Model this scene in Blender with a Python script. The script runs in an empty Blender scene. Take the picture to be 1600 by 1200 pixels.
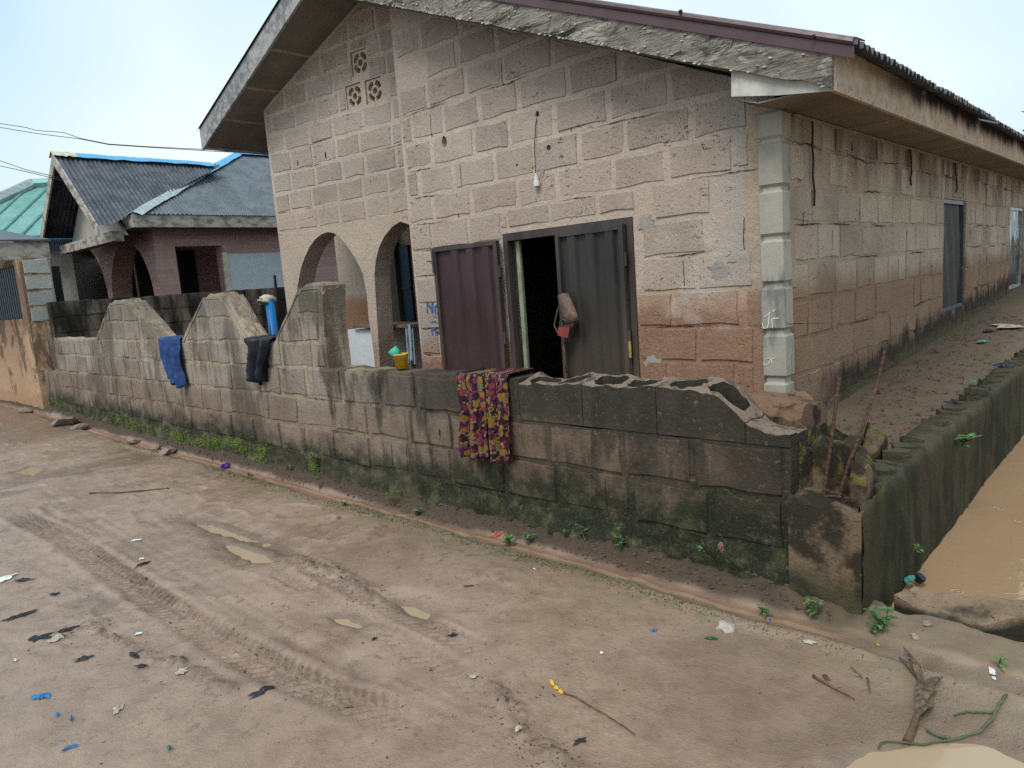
import bpy, bmesh, math, random
import numpy as np
from mathutils import Vector, Matrix
from mathutils.geometry import delaunay_2d_cdt

# ------------------------------------------------------------------ camera, sky, sun, exposure
SC = bpy.context.scene
COL = SC.collection
rnd = random.Random(7)
F = 1118.0                                    # focal length in pixels of a 1600 wide frame
def _d(x, y): return np.array([x - 800.0, -(y - 600.0), -F])
_n = lambda v: v / np.linalg.norm(v)
_X = -_n(_d(-400, 526)); _Y = _n(_d(1850, 357)); _Z = np.cross(_X, _Y)
_U, _S, _V = np.linalg.svd(np.stack([_X, _Y, _Z])); ROT = _U @ _V
CAM = np.array([0, 0, 1.5])
cam_data = bpy.data.cameras.new('camera'); cam = bpy.data.objects.new('camera', cam_data); COL.objects.link(cam)
cam_data.sensor_width = 36.0; cam_data.lens = F / 1600 * 36.0; cam_data.clip_end = 2000; cam_data.clip_start = 0.05
M4 = Matrix([[*map(float, ROT[i]), float(CAM[i])] for i in range(3)] + [[0, 0, 0, 1]])
cam.matrix_world = M4
SC.camera = cam

SUN_EL, SUN_AZ = 52.0, 166.0                  # azimuth: clockwise from +Y
w = bpy.data.worlds.new('World'); SC.world = w; w.use_nodes = True
nt = w.node_tree; nt.nodes.clear()
sky = nt.nodes.new('ShaderNodeTexSky'); sky.sky_type = 'NISHITA'; sky.sun_disc = False
sky.sun_elevation = math.radians(SUN_EL); sky.sun_rotation = math.radians(SUN_AZ)
sky.air_density = 1.2; sky.dust_density = 4.0; sky.ozone_density = 1.5
cn = nt.nodes.new('ShaderNodeTexNoise'); cn.inputs['Scale'].default_value = 1.6; cn.inputs['Detail'].default_value = 3
cm = nt.nodes.new('ShaderNodeMix'); cm.data_type = 'RGBA'      # rain cloud: pale blue to near white
cm.inputs[6].default_value = (4.2, 6.0, 7.2, 1); cm.inputs[7].default_value = (7.0, 7.8, 8.0, 1)
mr = nt.nodes.new('ShaderNodeMapRange'); mr.inputs['From Min'].default_value = .36; mr.inputs['From Max'].default_value = .62
nt.links.new(cn.outputs['Fac'], mr.inputs['Value']); nt.links.new(mr.outputs[0], cm.inputs[0])
sm = nt.nodes.new('ShaderNodeMix'); sm.data_type = 'RGBA'; sm.inputs[0].default_value = .86
nt.links.new(sky.outputs[0], sm.inputs[6]); nt.links.new(cm.outputs[2], sm.inputs[7])
bg = nt.nodes.new('ShaderNodeBackground'); bg.inputs[1].default_value = .1
nt.links.new(sm.outputs[2], bg.inputs[0])
wo = nt.nodes.new('ShaderNodeOutputWorld'); nt.links.new(bg.outputs[0], wo.inputs[0])

sl = bpy.data.lights.new('sun', 'SUN'); sl.energy = 1.5; sl.angle = math.radians(22); sl.color = (1, .97, .92)
so = bpy.data.objects.new('sun', sl); COL.objects.link(so)
_az, _el = math.radians(SUN_AZ), math.radians(SUN_EL)
_sd = Vector((math.sin(_az) * math.cos(_el), math.cos(_az) * math.cos(_el), math.sin(_el)))
so.rotation_euler = (-_sd).to_track_quat('-Z', 'Y').to_euler(); so.location = (0, 0, 30)
vs = SC.view_settings; vs.view_transform = 'Standard'; vs.look = 'None'; vs.gamma = 1; vs.exposure = 0.55; vs.use_curve_mapping = False
SC.render.engine = 'CYCLES'; SC.cycles.use_denoising = False; SC.cycles.denoising_prefilter = 'ACCURATE'; SC.cycles.max_bounces = 6

# ------------------------------------------------------------------ pixel -> place on a known plane
def ray(x, y): return ROT @ _d(x, y)
def onz(x, y, z=0.0): r = ray(x, y); return CAM + r * ((z - CAM[2]) / r[2])
def ony(x, y, Y): r = ray(x, y); return CAM + r * (Y / r[1])
def onx(x, y, X): r = ray(x, y); return CAM + r * (X / r[0])
def onp(x, y, n, p0): r = ray(x, y); n = np.array(n, float); return CAM + r * (((np.array(p0) - CAM) @ n) / (r @ n))

# ------------------------------------------------------------------ object helpers
def tag(o, label=None, cat=None, group=None, kind=None):
    if label: o['label'] = label
    if cat: o['category'] = cat
    if group: o['group'] = group
    if kind: o['kind'] = kind
    return o
def empty(name, loc=(0, 0, 0)):
    o = bpy.data.objects.new(name, None); o.location = loc; o.empty_display_size = .1; COL.objects.link(o); return o
def mobj(name, verts, faces, mat, parent=None, smooth=False):
    me = bpy.data.meshes.new(name); me.from_pydata([tuple(map(float, v)) for v in verts], [], faces); me.update()
    if smooth: me.shade_smooth()
    return linkmesh(name, me, mat, parent)
def linkmesh(name, me, mat, parent=None):
    if mat and not me.materials: me.materials.append(mat)
    o = bpy.data.objects.new(name, me); COL.objects.link(o)
    if parent is not None: adopt(o, parent)
    return o
def world_of(o):
    return o.matrix_basis.copy() if o.parent is None else world_of(o.parent) @ o.matrix_parent_inverse @ o.matrix_basis
def adopt(o, parent):
    o.parent = parent; o.matrix_parent_inverse = world_of(parent).inverted()
class MB:
    def __init__(s): s.v = []; s.f = []
    def add(s, vs, fs):
        b = len(s.v); s.v += [tuple(map(float, p)) for p in vs]; s.f += [tuple(i + b for i in f) for f in fs]; return s
    def box(s, a, b):
        (x0, y0, z0), (x1, y1, z1) = a, b
        return s.add([(x0,y0,z0),(x1,y0,z0),(x1,y1,z0),(x0,y1,z0),(x0,y0,z1),(x1,y0,z1),(x1,y1,z1),(x0,y1,z1)],
                     [(0,3,2,1),(4,5,6,7),(0,1,5,4),(1,2,6,5),(2,3,7,6),(3,0,4,7)])
    def hexa(s, p):     # 8 points: 4 bottom, 4 top
        return s.add(p, [(0,3,2,1),(4,5,6,7),(0,1,5,4),(1,2,6,5),(2,3,7,6),(3,0,4,7)])
    def tube(s, pts, rad, n=8, cap=True):
        pts = [np.array(p, float) for p in pts]; m = len(pts)
        rs = rad if hasattr(rad, '__len__') else [rad] * m
        vs = []; up = np.array([0, 0, 1.0]); a0 = None
        for i, p in enumerate(pts):
            t = _n(pts[min(i + 1, m - 1)] - pts[max(i - 1, 0)] + 1e-9)
            if a0 is None:
                a = np.cross(t, up)
                if np.linalg.norm(a) < 1e-3: a = np.cross(t, [1, 0, 0])
            else: a = a0 - t * (a0 @ t)
            a = _n(a); a0 = a; b = np.cross(t, a)
            for k in range(n):
                q = 2 * math.pi * k / n; vs.append(p + rs[i] * (a * math.cos(q) + b * math.sin(q)))
        fs = [(i*n+k, i*n+(k+1) % n, (i+1)*n+(k+1) % n, (i+1)*n+k) for i in range(m - 1) for k in range(n)]
        if cap: fs += [tuple(range(n))[::-1], tuple((m - 1) * n + k for k in range(n))]
        return s.add(vs, fs)
    def grid(s, P):     # P: array (r,c,3)
        r, c = len(P), len(P[0])
        return s.add([p for row in P for p in row], [(i*c+j, i*c+j+1, (i+1)*c+j+1, (i+1)*c+j) for i in range(r-1) for j in range(c-1)])
    def build(s, name, mat, parent=None, smooth=False, thick=None, top=None):
        o = mobj(name, s.v, s.f, mat, parent, smooth)
        if top:
            o.data.materials.append(top)
            for p in o.data.polygons[:s.ntop]: p.material_index = 1
        if thick:
            m = o.modifiers.new('solid', 'SOLIDIFY'); m.thickness = thick; m.offset = 0
        return o

def inside(p, poly):
    x, y = p; c = False; n = len(poly)
    for i in range(n):
        (x0, y0), (x1, y1) = poly[i], poly[(i + 1) % n]
        if (y0 > y) != (y1 > y) and x < (x1 - x0) * (y - y0) / (y1 - y0) + x0: c = not c
    return c
def area2(poly): return sum(poly[i][0]*poly[(i+1) % len(poly)][1] - poly[(i+1) % len(poly)][0]*poly[i][1] for i in range(len(poly)))
def tri_shape(outer, holes=()):
    loops = [list(outer)] + [list(h) for h in holes]
    if area2(loops[0]) < 0: loops[0].reverse()
    for h in loops[1:]:
        if area2(h) > 0: h.reverse()
    vs, es = [], []
    for l in loops:
        b = len(vs); vs += [Vector((float(p[0]), float(p[1]))) for p in l]; es += [(b + i, b + (i + 1) % len(l)) for i in range(len(l))]
    V2, E2, F2, *_ = delaunay_2d_cdt(vs, es, [], 0, 1e-6)
    V2 = [(v.x, v.y) for v in V2]; T = []
    for f in F2:
        c = (sum(V2[i][0] for i in f) / 3, sum(V2[i][1] for i in f) / 3)
        if inside(c, loops[0]) and not any(inside(c, h) for h in loops[1:]):
            T.append(tuple(f))
    return loops, V2, T
class Frame:            # a vertical wall: origin, direction along, outward normal
    def __init__(s, o, u, n): s.o = np.array(o, float); s.u = _n(np.array(u, float)); s.n = _n(np.array(n, float))
    def p(s, u, z, n=0.0): q = s.o + s.u * u + s.n * n; return np.array([q[0], q[1], z])
    def at(s, x, y, n=0.0):
        q = onp(x, y, s.n, s.o + s.n * n); return (float((q - s.o) @ s.u), float(q[2]))
def slab(mb, fr, outer, holes, n0, n1, jit=None):
    """extruded outline: front at n1, back at n0"""
    loops, V2, T = tri_shape(outer, holes)
    ft = [fr.p(u, z, n1) for u, z in V2]; bk = [fr.p(u, z, n0) for u, z in V2]
    flip = np.cross(fr.u, [0, 0, 1.0]) @ fr.n < 0
    tf = [t if not flip else t[::-1] for t in T]
    mb.add(ft, tf); mb.add(bk, [t[::-1] for t in tf])
    for l in loops:
        m = len(l)
        vs = [fr.p(u, z, n1) for u, z in l] + [fr.p(u, z, n0) for u, z in l]
        fs = [(i, m + i, m + (i + 1) % m, (i + 1) % m) for i in range(m)]
        mb.add(vs, fs if not flip else [f[::-1] for f in fs])
    return mb
def clip(poly, a, b, c):        # keep a*u+b*z<=c
    out = []
    for i in range(len(poly)):
        p, q = poly[i], poly[(i + 1) % len(poly)]; dp, dq = a*p[0]+b*p[1]-c, a*q[0]+b*q[1]-c
        if dp <= 0: out.append(p)
        if dp * dq < 0:
            t = dp / (dp - dq); out.append((p[0] + t*(q[0]-p[0]), p[1] + t*(q[1]-p[1])))
    return out
def rough_poly(poly, jit, step=.13):
    out = []
    for i in range(len(poly)):
        p, q = poly[i], poly[(i + 1) % len(poly)]; L = math.hypot(q[0]-p[0], q[1]-p[1]); k = max(1, int(round(L / step)))
        for j in range(k):
            t = (j + (rnd.uniform(-.25, .25) if j else 0)) / k
            out.append((p[0] + t*(q[0]-p[0]) + rnd.uniform(-jit, jit), p[1] + t*(q[1]-p[1]) + rnd.uniform(-jit, jit)))
    return out
def block_mesh(fr, poly, proud, jit=.007, inset=.009):
    if area2(poly) < 0: poly = poly[::-1]
    P = rough_poly(poly, jit); m = len(P)
    cx = sum(p[0] for p in P) / m; cz = sum(p[1] for p in P) / m
    fr_in = []
    for (x, z) in P:
        d = math.hypot(x - cx, z - cz) + 1e-6; k = max(0, 1 - inset * rnd.uniform(.7, 1.5) / d); fr_in.append((cx + (x-cx)*k, cz + (z-cz)*k))
    tilt = (rnd.uniform(-.004, .004), rnd.uniform(-.006, .006))
    vs = [fr.p(x, z, proud + tilt[0]*(x-cx)*4 + tilt[1]*(z-cz)*4 + rnd.uniform(-.001, .001)) for x, z in fr_in] + [fr.p(x, z, -.012) for x, z in P]
    flip = np.cross(fr.u, [0, 0, 1.0]) @ fr.n < 0
    fs = [tuple(range(m))] + [(i, m + i, m + (i+1) % m, (i+1) % m) for i in range(m)]
    if flip: fs = [f[::-1] for f in fs]
    return vs, fs
def sub_rect(r, h):
    """rect minus rect -> list of rects"""
    u0, u1, z0, z1 = r; a0, a1, b0, b1 = h
    if a1 <= u0 or a0 >= u1 or b1 <= z0 or b0 >= z1: return [r]
    out = []
    if a0 > u0: out.append((u0, a0, z0, z1))
    if a1 < u1: out.append((a1, u1, z0, z1))
    m0, m1 = max(u0, a0), min(u1, a1)
    if b0 > z0: out.append((m0, m1, z0, b0))
    if b1 < z1: out.append((m0, m1, b1, z1))
    return out
def lay_blocks(fr, rows, u0, u1, L, gap, proud, mat, parent, keep=(), cut=(), skip=None, holes=(), jit=.007, limit=None, name='block'):
    made = []
    for i, (z0, z1) in enumerate(rows):
        u = u0 - rnd.uniform(.1, .9) * L if i % 2 else u0 - rnd.uniform(0, .3) * L
        while u < u1:
            l = L * rnd.uniform(.86, 1.12); a, b = max(u, u0), min(u + l, u1); u += l
            g = gap * rnd.uniform(.7, 1.4)
            if b - a < .1: continue
            dz = rnd.uniform(-.006, .006)
            pieces = [(a + g/2, b - g/2, z0 + gap/2 + dz, z1 - gap/2 + dz)]
            for h in cut: pieces = [q for p in pieces for q in sub_rect(p, h)]
            for (p0, p1, q0, q1) in pieces:
                if p1 - p0 < .06 or q1 - q0 < .05: continue
                if skip and skip((p0+p1)/2, (q0+q1)/2, p0, p1, q0, q1): continue
                poly = [(p0, q0), (p1, q0), (p1, q1), (p0, q1)]
                for k in keep:
                    poly = clip(poly, *k)
                    if len(poly) < 3: break
                if len(poly) < 3 or abs(area2(poly)) < .012: continue
                hh = [h for h in holes if p0 < sum(x for x, _ in h)/len(h) < p1 and q0 < sum(y for _, y in h)/len(h) < q1]
                pr = proud * rnd.uniform(.55, 1.4)
                if hh:
                    mb = MB(); slab(mb, fr, rough_poly(poly, jit), hh, -.012, pr); made.append(mb.build(name, mat, parent))
                else:
                    vs, fs = block_mesh(fr, poly, pr, jit); made.append(mobj(name, vs, fs, mat, parent))
    return made

# ------------------------------------------------------------------ procedural materials
class V:
    def __init__(s, t, k): s.t = t; s.k = k
    def __add__(s, o): return s.t.math('ADD', s, o)
    __radd__ = __add__
    def __mul__(s, o): return s.t.math('MULTIPLY', s, o)
    __rmul__ = __mul__
    def __sub__(s, o): return s.t.math('SUBTRACT', s, o)
    def __rsub__(s, o): return s.t.math('SUBTRACT', o, s)
    def __truediv__(s, o): return s.t.math('DIVIDE', s, o)
class T:
    def __init__(s, name):
        s.m = bpy.data.materials.new(name); s.m.use_nodes = True; s.nt = s.m.node_tree; s.nt.nodes.clear()
        s.o = s.nt.nodes.new('ShaderNodeOutputMaterial'); s._pos = None
    def put(s, sock, v):
        if isinstance(v, V): s.nt.links.new(v.k, sock)
        elif v is not None:
            if isinstance(v, tuple) and len(v) == 3 and sock.type == 'RGBA': v = (*v, 1)
            sock.default_value = v
    def math(s, op, a, b=None, c=None, clamp=False):
        n = s.nt.nodes.new('ShaderNodeMath'); n.operation = op; n.use_clamp = clamp
        for i, q in enumerate((a, b, c)):
            if q is not None: s.put(n.inputs[i], q)
        return V(s, n.outputs[0])
    def pos(s):
        if s._pos is None: s._pos = V(s, s.nt.nodes.new('ShaderNodeNewGeometry').outputs['Position'])
        return s._pos
    def objc(s): return V(s, s.nt.nodes.new('ShaderNodeTexCoord').outputs['Object'])
    def uv(s): return V(s, s.nt.nodes.new('ShaderNodeTexCoord').outputs['UV'])
    def xyz(s, v=None):
        n = s.nt.nodes.new('ShaderNodeSeparateXYZ'); s.put(n.inputs[0], v or s.pos()); return [V(s, n.outputs[i]) for i in range(3)]
    def comb(s, x, y, z):
        n = s.nt.nodes.new('ShaderNodeCombineXYZ')
        for i, q in enumerate((x, y, z)): s.put(n.inputs[i], q)
        return V(s, n.outputs[0])
    def scl(s, k, v=None):
        n = s.nt.nodes.new('ShaderNodeVectorMath'); n.operation = 'MULTIPLY'; s.put(n.inputs[0], v or s.pos()); n.inputs[1].default_value = k; return V(s, n.outputs[0])
    def noise(s, scale, detail=3, rough=.55, vec=None, dist=0.0):
        n = s.nt.nodes.new('ShaderNodeTexNoise'); s.put(n.inputs['Vector'], vec or s.pos()); n.inputs['Scale'].default_value = scale
        n.inputs['Detail'].default_value = detail; n.inputs['Roughness'].default_value = rough; n.inputs['Distortion'].default_value = dist
        return V(s, n.outputs['Fac'])
    def vor(s, scale, feature='F1', vec=None, out='Distance', rand=1.0):
        n = s.nt.nodes.new('ShaderNodeTexVoronoi'); n.feature = feature; s.put(n.inputs['Vector'], vec or s.pos()); n.inputs['Scale'].default_value = scale
        n.inputs['Randomness'].default_value = rand
        return V(s, n.outputs[out])
    def ramp(s, v, lo, hi, a=0.0, b=1.0, kind='SMOOTHSTEP'):
        n = s.nt.nodes.new('ShaderNodeMapRange'); n.interpolation_type = kind; s.put(n.inputs[0], v)
        for i, q in zip((1, 2, 3, 4), (lo, hi, a, b)): n.inputs[i].default_value = q
        return V(s, n.outputs[0])
    def mix(s, f, a, b, mode='MIX'):
        n = s.nt.nodes.new('ShaderNodeMix'); n.data_type = 'RGBA'; n.blend_type = mode
        s.put(n.inputs[0], f); s.put(n.inputs[6], a); s.put(n.inputs[7], b); return V(s, n.outputs[2])
    def orand(s): return V(s, s.nt.nodes.new('ShaderNodeObjectInfo').outputs['Random'])
    def bump(s, h, strength=.5, dist=.01, normal=None):
        n = s.nt.nodes.new('ShaderNodeBump'); n.inputs['Strength'].default_value = strength; n.inputs['Distance'].default_value = dist
        s.put(n.inputs['Height'], h); s.put(n.inputs['Normal'], normal); return V(s, n.outputs[0])
    def bsdf(s, col, rough=.85, normal=None, metal=0.0, spec=.3, **kw):
        b = s.nt.nodes.new('ShaderNodeBsdfPrincipled')
        s.put(b.inputs['Base Color'], col); s.put(b.inputs['Roughness'], rough); s.put(b.inputs['Normal'], normal); s.put(b.inputs['Metallic'], metal)
        s.put(b.inputs['Specular IOR Level'], spec)
        for k, v in kw.items(): s.put(b.inputs[k.replace('_', ' ')], v)
        s.nt.links.new(b.outputs[0], s.o.inputs[0]); return s.m
def plain(name, col, rough=.7, metal=0.0, var=.25, bump=.2, scale=14, spec=.3):
    t = T(name); n = t.noise(scale, 4); n2 = t.noise(scale * .17, 2)
    c = t.mix(t.ramp(n, .3, .7), tuple(x * (1 - var) for x in col), tuple(min(1, x * (1 + var)) for x in col))
    c = t.mix(t.ramp(n2, .35, .65, 0, .5), c, tuple(x * (1 - var * .8) for x in col))
    return t.bsdf(c, rough, t.bump(t.noise(scale * 5, 4), bump, .004), metal, spec)

def masonry(name, a, b, layers=None, pits=1.0, rough=.9, dark=(.1, .075, .055), grain=.6, rand=1.0, bs=.6):
    """sandcrete: per-block tone, sand grain, pits; layers() paints stains, mud and other tones on the wall"""
    t = T(name); p = t.pos(); x, y, z = t.xyz()
    r = t.orand()
    big = t.noise(1.7, 3); mid = t.noise(9, 4, .6); fine = t.noise(95, 3, .7)
    col = t.mix(t.math('ADD', t.ramp(r, 0, 1, .5 - .5*rand, .5 + .5*rand, 'LINEAR'), (mid - .5) * 1.1, clamp=True), a, b)
    col = t.mix(t.ramp(big, .35, .7, 0, .45), col, tuple(q * 1.25 for q in b))
    pv = t.vor(38)
    pm = t.ramp(pv, .09, .2, 1, 0) * t.ramp(t.noise(4.2, 3, .6), .47, .6)
    streak = t.ramp(t.noise(24, 3, .6, t.scl((.7, .7, 1.6)), 1.0), .63, .69) * t.ramp(t.noise(3.1, 3), .46, .6)
    pit = t.math('MAXIMUM', pm, streak) * pits
    if layers: col = layers(t, col, x, y, z)
    gr = t.noise(34, 4, .7)
    col = t.mix(t.ramp(fine, .35, .75, 0, .34 * grain), col, tuple(q * .5 for q in a))
    col = t.mix(t.ramp(gr, .56, .72, 0, .4 * grain), col, tuple(q * .55 for q in a)); col = t.mix(t.ramp(gr, .42, .3, 0, .3 * grain), col, tuple(min(.7, q * 1.35) for q in b))
    col = t.mix(pit * .85, col, dark)
    h = fine * .45 + mid * .9 + gr * 1.1 - pit * 1.8
    return t.bsdf(col, rough, t.bump(h, bs, .016), 0, .2)
MAT = {}
def facade_layers(t, col, x, y, z):
    n1 = t.noise(2.3, 4, .6); n2 = t.noise(7, 4, .65)
    tan = t.ramp(z + (n1 - .5) * .9, 2.0, 2.75, 1, 0) * t.ramp(z, 1.1, 1.35)
    col = t.mix(tan * .42, col, (.45, .34, .262))
    smear = t.ramp(t.noise(3.6, 5, .62, None, .8), .5, .6) * t.ramp(z, 2.9, 2.3, .25, 1); col = t.mix(smear * .4, col, (.43, .355, .297))
    high_grey = t.ramp(z + (n1 - .5) * .8 + (x + 3.5) * .16, 2.45, 2.95); col = t.mix(high_grey * .42, col, (.16, .14, .122))  # greyer, darker tone towards the top of the front wall
    right = t.ramp(x, -3.6, -2.7)
    zb = z + (n1 - .5) * .35 + (n2 - .5) * .15 - right * .36
    mud = t.ramp(zb, .78, .92, 1, 0)
    col = t.mix(mud * .9, col, t.mix(n2, (.215, .102, .060), (.32, .170, .104)))
    edge = t.ramp(zb, .78, .9) * t.ramp(zb, .9, 1.06, 1, 0)
    col = t.mix(edge * .55, col, (.36, .19, .10))
    wht = t.ramp(n1, .52, .66) * t.ramp(x, -3.2, -2.5) * t.ramp(z, .98, 1.12) * t.ramp(z, 1.6, 2.0, 1, 0)
    col = t.mix(wht * .6, col, (.47, .41, .35))
    cem = t.ramp(x + (n2 - .5) * .35, -2.32, -2.05) * t.ramp(z + (n1 - .5), 1.2, 1.6)
    col = t.mix(cem * .75, col, t.mix(n2, (.27, .25, .225), (.40, .375, .335)))
    return col
def porch_layers(t, col, x, y, z):
    n1 = t.noise(2.3, 4, .6)
    tan = t.ramp(z + (n1 - .5) * .5, 2.35, 2.75, 1, 0)
    col = t.mix(tan * .6, col, (.42, .33, .255))
    smear = t.ramp(t.noise(3.6, 5, .62, None, .8), .5, .6); col = t.mix(smear * .4, col, (.37, .305, .24))
    return t.mix(t.ramp(z + (n1 - .5) * .4, .9, 1.15, 1, 0) * .6, col, (.30, .19, .125))
def side_layers(t, col, x, y, z):
    n1 = t.noise(1.9, 4, .6); n2 = t.noise(8, 4, .65)
    st = t.noise(5, 3, .6, t.scl((1, 1, .12)))
    low = t.ramp(z + (n1 - .5) * .3, 1.22, 1.42, 1, 0)
    col = t.mix(low * .8, col, t.mix(n2, (.18, .095, .056), (.285, .165, .104)))
    zr = z - (y - 5.2) * .05
    mold = t.ramp(zr + (st - .5) * .5 + (n2 - .5) * .2, .56, .74, 1, 0) * t.ramp(y, 4.7, 5.6)
    col = t.mix(mold * .93, col, t.mix(t.ramp(zr + (n2 - .5) * .3, .42, .55), (.065, .06, .025), (.012, .012, .010)))
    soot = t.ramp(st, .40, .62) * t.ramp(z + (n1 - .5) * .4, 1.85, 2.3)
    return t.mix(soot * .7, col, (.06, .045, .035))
def yard_layers(t, col, x, y, z, joint=False):
    n1 = t.noise(1.5, 4, .6); n2 = t.noise(9, 4, .65); n3 = t.noise(30, 4, .7)
    st = t.noise(3.2, 4, .62, t.scl((1, 1, .3))); st2 = t.noise(11, 3, .6, t.scl((1, 1, .12)))
    right = t.ramp(x + (n1 - .5) * .8, -4.6, -2.6)
    col = t.mix(t.ramp(z + (n1 - .5) * .3, .55, .8, 1, 0) * .6, col, t.mix(n2, (.13, .085, .058), (.24, .16, .115)))
    col = t.mix(right * (.9 if joint else .8), col, t.mix(n2, (.028, .025, .017), (.06, .052, .034)) if joint else t.mix(n2, (.072, .046, .031), (.150, .096, .066)))
    blk = t.math('ADD', t.ramp(st + right * .02, .47, .59), t.ramp(st2, .58, .70) * .6, clamp=True)
    col = t.mix(blk * t.ramp(x, -7, -3.5, .5, .84), col, t.mix(t.ramp(n2, .35, .65), (.016, .016, .011), (.055, .048, .034)))
    top = t.ramp(z + (n2 - .5) * .16 + (n1 - .5) * .12, .63, .74) * t.ramp(x + (n1 - .5) * .8, -4.9, -3.2) * t.ramp(z, .98, 1.0, 1, 0)
    col = t.mix(top * .86, col, t.mix(n2, (.014, .013, .010), (.042, .038, .029)))
    corner = t.ramp(x + (n2 - .5) * .5 + (n1 - .5) * .3, -1.72, -1.42); col = t.mix(corner * .85, col, t.mix(n3, (.012, .012, .009), (.045, .038, .026)))
    teeth = t.ramp(z + (n1 - .5) * .5, 1.15, 1.5)
    col = t.mix(teeth * .55, col, (.12, .11, .092))
    moss = t.ramp(z + (n1 - .5) * .30 + (n2 - .5) * .24 - right * .07, .22, .44, 1, 0)
    col = t.mix(moss * .9, col, t.mix(t.ramp(n2, .46, .66), (.010, .017, .008), t.mix(n3, (.030, .036, .015), (.080, .066, .036))))
    grn = t.ramp(z + (n1 - .5) * .3, .12, .32, 1, 0) * t.ramp(n2, .50, .66) * t.ramp(x, -4.5, -6.0, .22, 1)
    return t.mix(grn * .75, col, (.085, .125, .022))
def black_layers(t, col, x, y, z):
    n1 = t.noise(1.5, 4, .6); st = t.noise(4, 4, .6, t.scl((1, 1, .25)))
    col = t.mix(t.ramp(st, .36, .62) * t.ramp(z + (n1 - .5) * .8, .5, 1.1, .25, 1), col, (.014, .014, .010))
    return t.mix(t.ramp(n1, .6, .7) * .3, col, (.1, .11, .06))
def drain_layers(t, col, x, y, z):
    n1 = t.noise(2, 4, .6); n2 = t.noise(10, 4, .65); st = t.noise(6, 4, .6, t.scl((1, 1, .2)))
    col = t.mix(t.ramp(st, .38, .6), col, t.mix(n2, (.010, .012, .008), (.035, .035, .018)))
    col = t.mix(t.ramp(n1, .5, .68) * .5, col, (.055, .06, .02))
    return t.mix(t.ramp(z + (n2 - .5) * .06, .46, .52) * .6, col, t.mix(n2, (.05, .052, .04), (.13, .11, .075)))
def stub_layers(t, col, x, y, z):
    n1 = t.noise(5, 4, .6); n2 = t.noise(17, 4, .65)
    col = t.mix(t.ramp(n1 + t.ramp(z, .3, .6, 0, .08), .42, .56) * .93, col, (.018, .018, .013))
    col = t.mix(t.ramp(n2, .5, .66) * t.ramp(z, .45, .6) * .7, col, (.16, .15, .03))
    return t.mix(t.ramp(z + (n2 - .5) * .2, .1, .22, 1, 0) * .7, col, (.03, .036, .018))
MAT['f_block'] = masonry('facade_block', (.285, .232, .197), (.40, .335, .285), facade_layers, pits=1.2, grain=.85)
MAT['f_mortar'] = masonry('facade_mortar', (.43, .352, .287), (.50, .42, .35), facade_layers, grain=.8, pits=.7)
MAT['p_block'] = masonry('porch_block', (.27, .23, .20), (.37, .32, .275), porch_layers)
MAT['p_mortar'] = masonry('porch_mortar', (.425, .354, .29), (.49, .416, .347), porch_layers, pits=.6)
MAT['s_block'] = masonry('side_block', (.29, .235, .18), (.44, .37, .295), side_layers)
MAT['s_mortar'] = masonry('side_mortar', (.33, .255, .19), (.40, .32, .24), side_layers, pits=.8)
MAT['y_block'] = masonry('yard_block', (.19, .156, .127), (.31, .265, .22), yard_layers, pits=.8)
MAT['y_mortar'] = masonry('yard_mortar', (.28, .225, .165), (.36, .29, .215), lambda t, c, x, y, z: yard_layers(t, c, x, y, z, True), pits=1)
MAT['y_broken'] = masonry('broken_block', (.23, .19, .145), (.33, .28, .22), lambda t, c, x, y, z: yard_layers(t, c, x, y, z) , pits=1)
MAT['fresh'] = masonry('broken_edge', (.14, .10, .075), (.225, .165, .125), lambda t, c, x, y, z: t.mix(t.ramp(t.noise(14, 4), .5, .62) * .75, c, (.05, .045, .032)))
MAT['b_block'] = masonry('dark_block', (.12, .10, .08), (.20, .165, .13), black_layers)
MAT['d_wall'] = masonry('drain_wall', (.030, .026, .015), (.075, .056, .032), drain_layers)
MAT['stub'] = masonry('stub_plaster', (.095, .065, .040), (.165, .112, .070), stub_layers)
MAT['redstub'] = masonry('red_stub', (.15, .088, .056), (.21, .13, .084), lambda t, c, x, y, z: t.mix(t.ramp(t.noise(7, 4), .5, .65), c, (.03, .025, .02)))
MAT['quoin'] = masonry('quoin_cement', (.245, .232, .20), (.345, .325, .275), lambda t, c, x, y, z: t.mix(t.ramp(t.noise(6, 4, .6, t.scl((1, 1, .3))),   .48, .62) * .75, c, (.13, .13, .125)), pits=.15, grain=.4, bs=.22)
MAT['cement'] = masonry('cement_patch', (.25, .232, .208), (.34, .315, .28), None, pits=.2)
MAT['iblock'] = masonry('inner_block', (.36, .29, .22), (.45, .37, .29), lambda t, c, x, y, z: t.mix(t.ramp(z + t.noise(3) * .3, 1.45, 1.65, 1, 0), c, (.30, .16, .095)))

t = T('peeling_board')                       # painted fascia, weathered to grey fibres and flakes
st = t.noise(9, 5, .7, t.scl((.35, .35, 1.3)), .6); fl = t.noise(3.2, 5, .7, t.scl((.6, .6, 1.6)), 1.2); fi = t.noise(60, 3, .6, t.scl((.15, .15, 1.5)))
x, y, z = t.xyz(); ck = t.ramp(t.vor(16, feature='DISTANCE_TO_EDGE', vec=t.scl((.45, .45, 1.5))), .0, .05, 1, 0)
c = t.mix(t.ramp(st, .35, .68), (.13, .115, .095), (.28, .255, .225))
c = t.mix(t.ramp(fl, .50, .60) * .8, c, (.36, .345, .315)); c = t.mix(t.ramp(st, .46, .36) * t.ramp(x, -1.4, -3.4, .35, 1), c, (.028, .024, .019)); c = t.mix(t.ramp(fi, .56, .68) * .6, c, (.05, .042, .035)); c = t.mix(ck * t.ramp(fl, .42, .54) * .8, c, (.04, .034, .028))
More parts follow.
